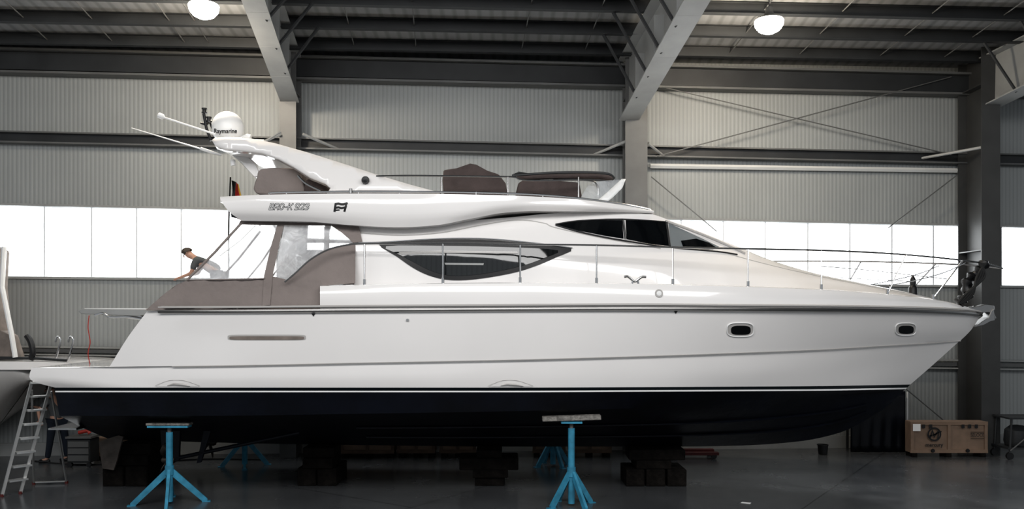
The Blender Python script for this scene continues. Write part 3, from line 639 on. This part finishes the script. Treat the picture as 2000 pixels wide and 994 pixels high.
surf('deflector_glare',[(1168,391),(1190,372),(1214,350),(1222,350),(1216,366),(1196,386),(1185,395)],lambda x,y:Q(x,y,1.57-(390-y)*.004),WHITE,Y,mirror=True,step=8,solid=.02)  # white piece shaped as the glare along the deflector edge
hs=empty('deck_speaker',ar(717,356),Y)
c=ar(716,354)+Vector((0,-.12,0)); mk('speaker_body',*lathe(c,[(.001,.07),(.055,.06),(.07,0),(.05,-.06),(.03,-.09)],14,'Y'),BLACK,hs); mk('speaker_foot',*sweep([c,c+Vector((-.05,.06,-.1))],.02,6),BLACK,hs)
mk('horn',*lathe(Q(685,373,2.08),[(.001,.05),(.03,.04),(.03,-.05),(.001,-.05)],10),RAILM,Y)
TF=bvh([fly]); ff=caster(TF,.006); ff2=caster(TF,.012)
g=strokes('BRO-K 923',526,409,11,7.0,2.5,.28,2.7,ff); rg=mk('registration_mark',g.V,g.F,BLACK,Y,smooth=False,recalc=False)
g=strokes('BRO-K 923',526,409,11,7.0,2.5,.28,1.0,ff2); mk('registration_fill',g.V,g.F,WHITE,rg,smooth=False,recalc=False)
g=G(); g.add(ribbon([(653.5,411.5),(654.5,405),(655.5,398.5),(661,397.5),(666,399),(671,399),(677,397)],4.2,ff)); g.add(ribbon([(656,405.8),(661,404.8),(666,406.4),(670,406),(675,404.6),(674,408),(673,411.5)],4.0,ff)); g.add(ribbon([(675,405),(676,399)],3.4,ff)); g.add(ribbon([(656,410.5),(662,410)],2.6,ff))
mk('maker_emblem',g.V,g.F,BLACK,Y,smooth=False,recalc=False)
for s in (-1,1):
    yy=YC+s*1.05
    pr=empty('propeller',(P(365,0,16.3).x,yy,.72),Y)
    x0=P(372,0,16.3).x; cz=.62
    mk('hub',*lathe((x0,yy,cz),[(.001,-.14),(.06,-.1),(.07,.08),(.05,.12)],14,'X'),BRONZE,pr)
    for k in range(4):
        a=k*math.pi/2+.4; R_=Matrix.Rotation(a,3,'X'); V=[]
        for (r,w,tw) in ((.06,.05,.9),(.16,.12,.75),(.26,.13,.6),(.34,.07,.5),(.36,.01,.45)):
            for q in (-1,1): V.append(Vector((x0,yy,cz))+R_@Vector((w*q*math.sin(tw)*.9,w*q*math.cos(tw),r)))
        mk('propeller_blade',V,[(2*i,2*i+1,2*i+3,2*i+2) for i in range(4)],BRONZE,pr,solid=.012)
    mk('propeller_shaft',*sweep([(x0,yy,cz),(x0+2.4,yy,1.12)],.035,10),NAVY,Y)
    mk('shaft_bracket',*prism([(384,905),(392,903),(412,840),(398,840)],yy-.03,yy+.03),NAVY,Y)
    mk('rudder',*prism([(312,835),(352,835),(350,900),(318,905)],yy-.03,yy+.03),NAVY,Y,bevel=.01)
    mk('trim_tab',*box((P(205,0,16.3).x,yy,1.25),(.5,1.0,.03)),CHROME,Y)

# ================= SUPPORTS
def stack(layers,):
    z=0.001
    for h,ya,yb,parts in layers:
        for (x0,x1) in parts:
            X0=(x0-1000)/F*15.95;X1=(x1-1000)/F*15.95
            V,Fc=box(((X0+X1)/2,(ya+yb)/2,z+h/2),(X1-X0,yb-ya,h),rz=random.uniform(-.015,.015)); 
            top(mk('timber_block',V,Fc,WOOD,bevel=.012),'dark old timber block stacked under the yacht keel','timber block','keel timber blocks')
        z+=h+.001
stack([(.34,15.95,16.9,[(581,617),(620,658)]),(.19,15.9,16.7,[(592,650)]),(.19,16,16.6,[(590,652)])])
stack([(.16,15.95,16.7,[(928,985)]),(.15,15.9,16.7,[(924,992)]),(.22,15.9,16.6,[(897,1012)]),(.15,15.95,16.7,[(930,980)])])
stack([(.32,15.9,16.7,[(1222,1258),(1262,1299),(1303,1340)]),(.16,15.95,16.7,[(1243,1312)]),(.2,16,16.6,[(1230,1340)])])
stack([(.38,15.9,16.7,[(203,243),(247,290)]),(.2,15.95,16.8,[(206,288)]),(.22,16,16.6,[(225,292)])])
top(mk('plywood_board',*prism([(193,862),(232,850),(240,853),(228,900),(222,918),(200,915),(196,890)],15.78,15.83),DTAN,smooth=False),'worn tan board leaning on the stern timber blocks','board')
def stand(px,Yp,zt,spread,pad,lab,pw=.36,rot=.3):
    X=(px-1000)/F*Yp; c=Vector((X,Yp,0)); e=top(empty('jack_stand',c),lab,'jack stand','blue boat stands')
    mk('post',*sweep([c+Vector((0,0,.04)),c+Vector((0,0,zt-.12))],.058,16),BLUE,e)
    mk('screw_rod',*sweep([c+Vector((0,0,zt-.13)),c+Vector((0,0,zt-.03))],.035,10),STEELM,e)
    mk('collar',*sweep([c+Vector((0,0,.5)),c+Vector((0,0,.66))],.074,16),BLUE,e)
    for k in range(4):
        a=rot+k*math.pi/2; d=Vector((math.cos(a),math.sin(a),0)); n=Vector((-d.y,d.x,0))
        V=[]
        for q in (-.025,.025):
            V+=[c+d*.05+n*q+Vector((0,0,.62)),c+d*.05+n*q+Vector((0,0,.47)),c+d*(spread-.09)+n*q+Vector((0,0,.015)),c+d*spread+n*q+Vector((0,0,.015)),c+d*spread+n*q+Vector((0,0,.05))]
        mk('leg',V,[(0,1,2,3,4),(9,8,7,6,5)]+[(i,i+5,(i+1)%5+5,(i+1)%5) for i in range(5)],BLUE,e,smooth=False)
        mk('foot_plate',*box(c+d*(spread-.02)+Vector((0,0,.008)),(.14,.1,.014),rz=a),BLUE,e,smooth=False)
    mk('head_plate',*box(c+Vector((0,0,zt-.02)),(pw,.2,.035)),BLUE,e,smooth=False,bevel=.004)
    return e,c
e,c=stand(331,14.45,1.36,.62,0,'tall blue steel stand with flat pad under the stern',.7,.3)
top(mk('support_pad',*box(c+Vector((0,0,1.383)),(.74,.2,.04)),PLANK,smooth=False,bevel=.005),'grey rubber-faced pad on a blue stand','pad','stand pads')
e,c=stand(1116,14.3,1.45,.44,0,'tall blue steel stand with grey plank amidships',.36,.55)
top(mk('support_plank',*box(c+Vector((.0,0,1.504)),(1.0,.2,.08),R=Matrix.Rotation(-.03,3,'Y')),PLANK,smooth=False,bevel=.008),'weathered grey plank resting on a blue stand','plank','stand pads')
stand(478,18.1,1.37,.5,0,'blue steel stand on the far side of the hull',.36,.3)
stand(1080,18.1,1.38,.42,0,'blue steel stand on the far side of the hull',.36,.5)

# ================= LADDER
ft=[P(4,0,15.0),P(40,0,15.25)]; tp=[P(62,746,15.15),P(100,748,15.35)]; bk=[P(66,0,16.1),P(130,0,16.2)]
for q in ft+bk: q.z=0.02
ld=top(empty('step_ladder',((ft[0].x+bk[1].x)/2,15.6,0)),'aluminium step ladder standing beside the swim platform','ladder')
for a,b in zip(ft,tp): mk('front_rail',*sweep([a,b],.032,4),ALU,ld,smooth=False)
for a,b in zip(bk,tp): mk('rear_leg',*sweep([a,b-Vector((0,0,.15))],.022,6),ALU,ld)
mk('rear_spreader',*sweep([bk[0]+Vector((0,0,.02)),bk[1]+Vector((0,0,.02))],.018,6),ALU,ld)
for k in range(1,8):
    t=k/8; a=ft[0].lerp(tp[0],t);b=ft[1].lerp(tp[1],t); m=(a+b)/2; d=b-a
    mk('step',*box(m+Vector((.03,.02,0)),(d.length,.16,.03),rz=math.atan2(d.y,d.x)),ALU,ld,smooth=False)
mk('top_step',*box((tp[0]+tp[1])/2+Vector((.05,.05,0)),(.45,.25,.04),rz=.4),ALU,ld,smooth=False,bevel=.008)
for a in ft+bk: mk('rubber_foot',*sweep([Vector((a.x,a.y,0)),Vector((a.x,a.y,.05))],.032,8),REDD,ld)

# ================= PEOPLE
def person(loc,J,lab):
    e=top(empty('person',loc),lab,'person')
    names=['pelvis','spine','chest','neck','head','crown','hipL','kneeL','ankL','toeL','hipR','kneeR','ankR','toeR','shL','elL','wrL','palmL','shR','elR','wrR','palmR']
    rad=dict(pelvis=.13,spine=.12,chest=.135,neck=.055,head=.088,crown=.075,hip=.085,knee=.055,ank=.04,toe=.035,sh=.06,el=.042,wr=.027,palm=.035)
    V=[J[n] for n in names]; rr=[rad[n] if n in rad else rad[n[:-1]] for n in names]
    ix={n:i for i,n in enumerate(names)}
    E=[(a,b) for a,b in (('pelvis','spine'),('spine','chest'),('chest','neck'),('neck','head'),('head','crown'))]
    for s in 'LR': E+=[('pelvis','hip'+s),('hip'+s,'knee'+s),('knee'+s,'ank'+s),('ank'+s,'toe'+s),('chest','sh'+s),('sh'+s,'el'+s),('el'+s,'wr'+s),('wr'+s,'palm'+s)]
    E=[(ix[a],ix[b]) for a,b in E]
    f=J['face']; up=(J['crown']-J['neck']).normalized()
    for s in 'LR':
        w=J['wr'+s];p=J['palm'+s]; d=(p-w).normalized(); sd=d.cross(Vector((0,0,1)));
        sd=sd.normalized() if sd.length>.1 else Vector((0,1,0)); nn=sd.cross(d)
        for k in range(5):
            if k<4: a=p+sd*(.024*(k-1.5)); q=a+d*(.045)-nn*.005; r=q+d*.03-nn*.02
            else: a=w+d*.03+sd*.03; q=a+sd*.03+d*.02; r=q+d*.03
            i=len(V); V+=[a,q,r]; rr+=[.011,.010,.008]; E+=[(ix['palm'+s],i),(i,i+1),(i+1,i+2)]
    vf=skinmesh(V,E,rr,0,2)
    body=mk('body',vf[0],vf[1],SKIN,e)
    hc=J['head']*.45+J['crown']*.55
    mk('nose',*sweep([hc+f*.09+up*.01,hc+f*.115-up*.02,hc+f*.095-up*.03],[.008,.015,.012],8),SKIN,body)
    sdv=f.cross(up).normalized()
    for q in (-1,1):
        mk('eye',*lathe(hc+f*.086+sdv*.032*q+up*.012,[(.001,.01),(.009,.006),(.01,0),(.009,-.006),(.001,-.01)],8),BLACK,body)
        mk('ear',*lathe(hc+sdv*.09*q-up*.01,[(.001,.03),(.012,.02),(.014,0),(.009,-.02),(.001,-.03)],8),SKIN,body)
    mk('mouth',*sweep([hc+f*.088-up*.055-sdv*.02,hc+f*.093-up*.055,hc+f*.088-up*.055+sdv*.02],.005,6),REDF,body)
    hv=[];hf=[];n=14
    for i in range(8):
        for j in range(n):
            th=i/7*1.75; ph=2*math.pi*j/n; v=up*math.cos(th)+(f*math.cos(ph)+sdv*math.sin(ph))*math.sin(th)
            sc=.108-(0.02 if (math.cos(ph)>.3 and i>4) else 0); hv.append(hc-f*.01+up*.012+v*sc)
    for i in range(7):
        for j in range(n): hf.append((i*n+j,i*n+(j+1)%n,(i+1)*n+(j+1)%n,(i+1)*n+j))
    mk('hair',hv,hf,HAIR,e)
    sn=['pelvis','spine','chest','shL','elL','shR','elR']; sv=[J[n] for n in sn]; sv[4]=J['shL'].lerp(J['elL'],.75); sv[6]=J['shR'].lerp(J['elR'],.75); sv.append(J['chest'].lerp(J['neck'],.6))
    vf=skinmesh(sv,[(0,1),(1,2),(2,3),(3,4),(2,5),(5,6),(2,7)],[.15,.14,.155,.08,.062,.08,.062,.07],0,2); mk('shirt',*vf,SHIRT,e)
    tn=['pelvis','hipL','kneeL','ankL','hipR','kneeR','ankR']; vf=skinmesh([J[n] for n in tn],[(0,1),(1,2),(2,3),(0,4),(4,5),(5,6)],[.145,.105,.075,.06,.105,.075,.06],0,2); mk('trousers',*vf,TROUS,e)
    for s in 'LR':
        a=J['ank'+s];t=J['toe'+s]; a2=Vector((a.x,a.y,t.z)); mk('shoe',*sweep([a2-(t-a2)*.35,a2,t,t+(t-a2)*.25],[.035,.048,.045,.025],10),BLACK,e)
    return e
b0=P(428,0,17.3); b0.z=3.34; V3=Vector
def off(x,y,z): return b0+V3((x,y,z))
J=dict(pelvis=off(0,0,.80),spine=off(-.16,0,.93),chest=off(-.36,0,1.05),neck=off(-.53,0,1.13),head=off(-.61,-.01,1.17),crown=off(-.69,-.01,1.26),
 hipL=off(.0,-.1,.74),kneeL=off(-.08,-.12,.4),ankL=off(.02,-.12,.07),toeL=off(-.14,-.12,.03),hipR=off(0,.1,.74),kneeR=off(-.08,.12,.4),ankR=off(.04,.12,.07),toeR=off(-.12,.12,.03),
 shL=off(-.42,-.18,1.03),elL=off(-.5,-.22,.78),wrL=off(-.72,-.2,.70),palmL=off(-.79,-.19,.68),shR=off(-.42,.18,1.03),elR=off(-.52,.22,.8),wrR=off(-.74,.16,.76),palmR=off(-.81,.15,.74),face=V3((-.75,-.1,-.62)).normalized())
person(V3((b0.x,b0.y,b0.z)),J,'person in dark short-sleeved shirt bending forward over the yacht stern')
b0=P(112,0,18.6); b0.z=0
J=dict(pelvis=off(0,0,.92),spine=off(-.02,0,1.1),chest=off(-.07,0,1.3),neck=off(-.12,0,1.47),head=off(-.15,0,1.56),crown=off(-.17,0,1.67),
 hipL=off(-.06,-.1,.86),kneeL=off(-.1,-.11,.48),ankL=off(-.16,-.11,.08),toeL=off(-.3,-.13,.03),hipR=off(.06,.1,.86),kneeR=off(.12,.11,.48),ankR=off(.16,.11,.08),toeR=off(.03,.12,.03),
 shL=off(-.1,-.19,1.38),elL=off(-.28,-.26,1.16),wrL=off(-.18,-.38,.98),palmL=off(-.14,-.42,.93),shR=off(-.1,.19,1.38),elR=off(-.3,.24,1.15),wrR=off(-.5,.1,1.2),palmR=off(-.57,.08,1.22),face=V3((-.9,-.3,-.2)).normalized())
person(V3((b0.x,b0.y,0)),J,'person in dark work clothes standing behind the step ladder')

# ================= NEIGHBOUR BOAT
yc2=18.3
bt=top(empty('motorboat',(P(-150,0,yc2).x,yc2,.5)),'smaller white motorboat with canvas enclosure beside the yacht stern','boat')
S0=[(-420,706,1.1),(0,706,1.2),(120,708,1.05),(165,711,.8),(184,714,.3)]
S1=[(-420,722,1.12),(0,722,1.22),(120,722,1.07),(162,723,.8),(180,722,.3)]
S2=[(-420,742,1.1),(-50,744,1.15),(20,744,1.1),(60,742,1.0),(75,740,.8)]
S3=[(-420,795,.8),(-50,795,.8),(0,785,.75),(30,768,.7),(60,748,.5)]
S4=[(-420,850,.02),(-50,848,.02),(-10,835,.02),(20,800,.02),(55,752,.02)]
g=G(); rows=[crv(s,40,yc2) for s in (S0,S1)]; loft(g,rows,0,yc2); bridge(g,rows[0],.03,6,0,yc2); bridge(g,rows[1],0,6,0,yc2)
mk('swim_deck',g.V,g.F,GEL,bt,ang=30)
g=G(); rows=densify([crv(s,40,yc2) for s in ([(-420,722,1.1),(20,722,1.15),(65,722,.9)],S2,S3,S4)],2); loft(g,rows,0,yc2)
g.add(([v for r in rows for v in (r[-1],mir([r[-1]],yc2)[0])],[(2*i,2*i+1,2*i+3,2*i+2) for i in range(len(rows)-1)]))
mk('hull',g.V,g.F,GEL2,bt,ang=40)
mk('canvas_enclosure',*prism([(-300,470),(-30,478),(-12,486),(-16,560),(-10,620),(0,655),(0,696),(-300,700)],17.3,17.9,.98),TAN,bt,bevel=.05,label='grey-brown canvas enclosure')
surf('enclosure_window',[(-90,500),(-26,505),(-26,600),(-90,600)],lambda x,y:P(x,y,17.27),WHITE,bt,step=30)
for q in ((8,482,17.25,4,560),(4,560,17.25,22,650),(22,650,17.25,30,698)): mk('canvas_pleat',*sweep([P(q[0],q[1],q[2]),P(q[3],q[4],q[2])],.05,8),WHITE,bt)
mk('cockpit_seat',*prism([(-60,700),(-50,655),(0,645),(20,655),(34,700)],17.3,17.6),TAN,bt,bevel=.04)
mk('fender',*sweep(smoothpts([P(52,655,17.3),P(60,668,17.3),P(64,690,17.3),P(60,702,17.3)],3),.06,10),BLACK,bt)
for x in (110,135): mk('handrail',*sweep(smoothpts([P(x-4,708,17.6),P(x+2,690,17.6),P(x+8,664,17.6),P(x+2,658,17.6),P(x-2,668,17.6)],4),.022,8),CHROME,bt)
mk('grab_bar',*sweep([P(0,699,17.3),P(75,700,17.3),P(130,704,17.3)],.03,8),STEELD,bt)
X=P(-120,0,yc2).x; hz=P(0,850,yc2).z
top(mk('timber_block',*box((X,yc2,hz/2),(.5,.9,hz-.01)),WOOD,bevel=.01),'dark timber block under the smaller motorboat','timber block')

# ================= STORED GOODS
def crate(px0,px1,h,Yf,dep,lab,marks=False,grp=None):
    X0=(px0-1000)/F*Yf;X1=(px1-1000)/F*Yf; w=X1-X0; c=V3(((X0+X1)/2,Yf+dep/2,0))
    e=top(empty('wooden_crate',c),lab,'crate',grp)
    mk('crate_body',*box(c+V3((0,0,.1+(h-.1)/2)),(w-.04,dep-.04,h-.1)),PLY,e,smooth=False,bevel=.004)
    for z in (.1+.04,h-.04): mk('batten',*box(c+V3((0,-dep/2,z)),(w,.03,.08)),PLYD if not marks else PLY,e,smooth=False)
    for x in (-w/2+.04,w/2-.04,0): mk('batten',*box(c+V3((x,-dep/2,.1+(h-.1)/2)),(.07,.028,h-.26)),PLYD if not marks else PLY,e,smooth=False)
    for x in (-w/2+.1,0,w/2-.1): mk('skid',*box(c+V3((x,0,.05)),(.12,dep,.1)),WOOD,e,smooth=False)
    return e,c,w
e,c,w=crate(1778,1929,.82,19.2,.32,'plywood engine crate with black round logo beside the hall column',True)
fc=lambda x,y:P(x,y,19.16)
def ring(cx,cy,r0,r1,n=32):
    V=[fc(cx+r*math.cos(2*math.pi*i/n),cy+r*math.sin(2*math.pi*i/n)) for r in (r0,r1) for i in range(n)]
    return V,[(i,(i+1)%n,(i+1)%n+n,i+n) for i in range(n)]
lg=mk('crate_logo',*ring(1825,848,10.5,13.5),BLACK,e,smooth=False)
fc2=lambda x,y:P(x,y,19.15)
for pl,wd in (([(1817,855),(1821,841),(1825,852),(1833,841),(1832,856)],3.2),([(1813,852),(1822,850),(1838,843)],2.2)): mk('logo_mark',*ribbon(pl,wd,fc2),BLACK,lg,smooth=False)
textobj('crate_lettering','mercury',1808,1842,872,fc,BLACK,e,bold=.02)
textobj('crate_lettering','SELOCE',1896,1922,853,fc,BLACK,e,h=7)
for a,b in (((1896,844),(1922,844)),((1896,856),(1922,856))): mk('stamp_line',*sweep([fc(*a),fc(*b)],.006,4),BLACK,e)
surf('crate_label',[(1783,828),(1798,828),(1798,842),(1783,842)],fc,WHITE,e,step=20,smooth=False)
for x in (1803,1817,1880,1893,1906): surf('handling_mark',[(x-2,829),(x+4,829),(x+4,836),(x-2,836)],fc,BLACK,e,step=20,smooth=False)
for k,x in enumerate((1822,1890)): mk('crate_bung',*lathe(fc(x,880),[(.001,.02),(.04,.02),(.045,0)],12,'Y'),BLACK,e)
for i,(a,b,h,yf,dp) in enumerate(((606,655,.5,19.1,.55),(664,770,.62,19.1,.6),(775,850,.45,19.15,.6),(858,930,.55,19.15,.6),(1040,1105,.5,19.2,.6),(1110,1195,.6,19.2,.6),(180,235,.5,18.75,.5))):
    crate(a,b,h,yf,dp,'low plywood crate stored against the hall wall',False,'crates along the wall')
X=P(1360,0,19.0).x
pj=top(empty('pallet_truck',(X,19.2,0)),'dark red low pallet truck parked by the hall wall','pallet truck')
mk('fork',*box((X,19.0,.12),(1.0,.16,.06)),REDD,pj,smooth=False); mk('fork',*box((X,19.45,.12),(1.0,.16,.06)),REDD,pj,smooth=False); mk('frame',*box((X-.52,19.22,.16),(.12,.62,.2)),REDD,pj,smooth=False,bevel=.02)
for dx in (-.5,.4):
    for dy in (-.2,.25): mk('wheel',*lathe((X+dx,19.2+dy,.06),[(.001,.04),(.06,.04),(.06,-.04),(.001,-.04)],14,'Y'),BLACK,pj)
V=[]; Yb=19.9; zt=P(0,764,Yb).z
for i in range(10):
    for j in range(25):
        t=i/9;u=j/24; V.append(P(1662+u*106,764,Yb)+V3((0,.025*math.sin(u*30+t*2)*t,-t*(zt-.01))))
Fc=[(i*25+j,i*25+j+1,i*25+j+26,i*25+j+25) for i in range(9) for j in range(24)]
e=top(empty('draped_rack',(P(1716,0,Yb).x,Yb+.3,0)),'tall storage rack covered with a black sheet near the bow','rack')
mk('black_sheet',V,Fc,NAVY,e,solid=.01); 
xa=P(1664,0,Yb).x; xb=P(1766,0,Yb).x
mk('rack_top',*box(((xa+xb)/2,Yb+.2,zt-.02),(xb-xa,.4,.04)),BLACK,e,smooth=False)
for x in (xa+.03,xb-.03): mk('rack_post',*box((x,Yb+.35,zt/2),(.05,.05,zt)),STEELD,e,smooth=False)
o=mk('wall_pipe',*sweep([P(1772,765,20.0),V3((P(1772,0,20).x,20.0,0))],.02,6),WHITE); top(o,'thin white vertical pipe beside the black sheet','pipe')
c=V3((P(1607,0,19.6).x,19.6,0)); top(mk('bucket',*lathe(c,[(.001,.01),(.10,.01),(.12,.22),(.132,.22),(.132,.235),(.11,.235),(.09,.03),(.001,.03)],18),BLACK),'small black bucket on the floor by the wall','bucket')
c=V3((P(1995,0,19.2).x,19.2,0)); e=top(empty('equipment_trolley',c),'dark steel equipment trolley with tubular frame','trolley')
for dx in (-.45,.45):
    for dy in (-.3,.3): mk('post',*sweep([c+V3((dx,dy,.1)),c+V3((dx*.9,dy,.95))],.025,8),STEELD,e); mk('wheel',*lathe(c+V3((dx,dy,.08)),[(.001,.03),(.08,.03),(.08,-.03),(.001,-.03)],16,'Y'),BLACK,e)
mk('shelf',*box(c+V3((0,0,.25)),(1,.66,.04)),STEELD,e); mk('shelf',*box(c+V3((0,0,.93)),(.95,.66,.04)),STEELD,e)
mk('motor',*lathe(c+V3((-.1,0,.28)),[(.001,0),(.25,0),(.28,.1),(.26,.35),(.15,.45),(.001,.47)],18),STEELD,e); mk('diagonal',*sweep([c+V3((-.45,-.33,.2)),c+V3((.4,-.33,.9))],.015,6),STEELM,e)
c=V3((P(172,0,18.3).x,18.1,0)); e=top(empty('tool_trolley',c),'dark grey tool trolley with tools behind the stern','trolley')
mk('cabinet',*box(c+V3((0,0,.35)),(.5,.4,.5)),STEELD,e,bevel=.01); mk('tray',*box(c+V3((0,0,.64)),(.55,.45,.04)),STEELM,e)
for k in range(3): mk('drawer',*box(c+V3((0,-.21,.2+.15*k)),(.44,.02,.12)),STEELM,e)
for dx in (-.2,.2): mk('wheel',*lathe(c+V3((dx,-.15,.05)),[(.001,.03),(.05,.03),(.05,-.03),(.001,-.03)],12,'Y'),BLACK,e)
mk('drill',*sweep([c+V3((-.1,0,.72)),c+V3((.1,0,.76)),c+V3((.14,0,.7))],.04,8),RED,e)
top(mk('red_cord',*sweep(smoothpts([P(174,616,15.25),P(172,640,15.25),P(176,668,15.25),P(172,690,15.3),P(176,712,15.35)],6),.009,6),RED),'thin red cord hanging from the gangway','cord')
gc=[P(60,900,18.7),P(150,896,18.2),P(260,905,18.4),P(400,884,18.9),P(520,890,18.8)]
for q in gc: q.z=.012
top(mk('floor_cable',*sweep(smoothpts(gc,8),.012,6),RUBBER),'dark cable lying across the concrete floor','cable')
c=P(1457,983,14.5); c.z=.004
top(mk('floor_tape',*box(c,(.16,.1,.004),rz=-.5),WHITE,smooth=False),'short strip of white tape on the floor','tape')

# ================= CAMERA / LIGHT
cam=bpy.data.cameras.new('camera'); co=bpy.data.objects.new('camera',cam); COL.objects.link(co); co.location=(0,0,H); co.rotation_euler=(math.pi/2,0,0)
cam.sensor_width=36; cam.lens=36*F/2000; cam.shift_y=.06; cam.clip_end=200; SC.camera=co
w=bpy.data.worlds.new('world'); SC.world=w; w.use_nodes=True; bg=w.node_tree.nodes['Background']; bg.inputs[0].default_value=(.90,.95,1,1); bg.inputs[1].default_value=.50
def area(loc,rot,sx,sy,e,col=(1,.99,.98)):
    l=bpy.data.lights.new('fill_light','AREA'); l.shape='RECTANGLE'; l.size=sx; l.size_y=sy; l.energy=e; l.color=col
    o=bpy.data.objects.new('fill_light',l); COL.objects.link(o); o.location=loc; o.rotation_euler=rot
area((0,5.0,9.2),(math.radians(42),0,0),20,3,1250)  # unseen overhead fill, added to brighten the yacht from the front
SC.view_settings.view_transform='Standard'; SC.view_settings.exposure=0
for lk in ('Medium High Contrast','Standard - Medium High Contrast','None'):
    try: SC.view_settings.look=lk; break
    except Exception: pass
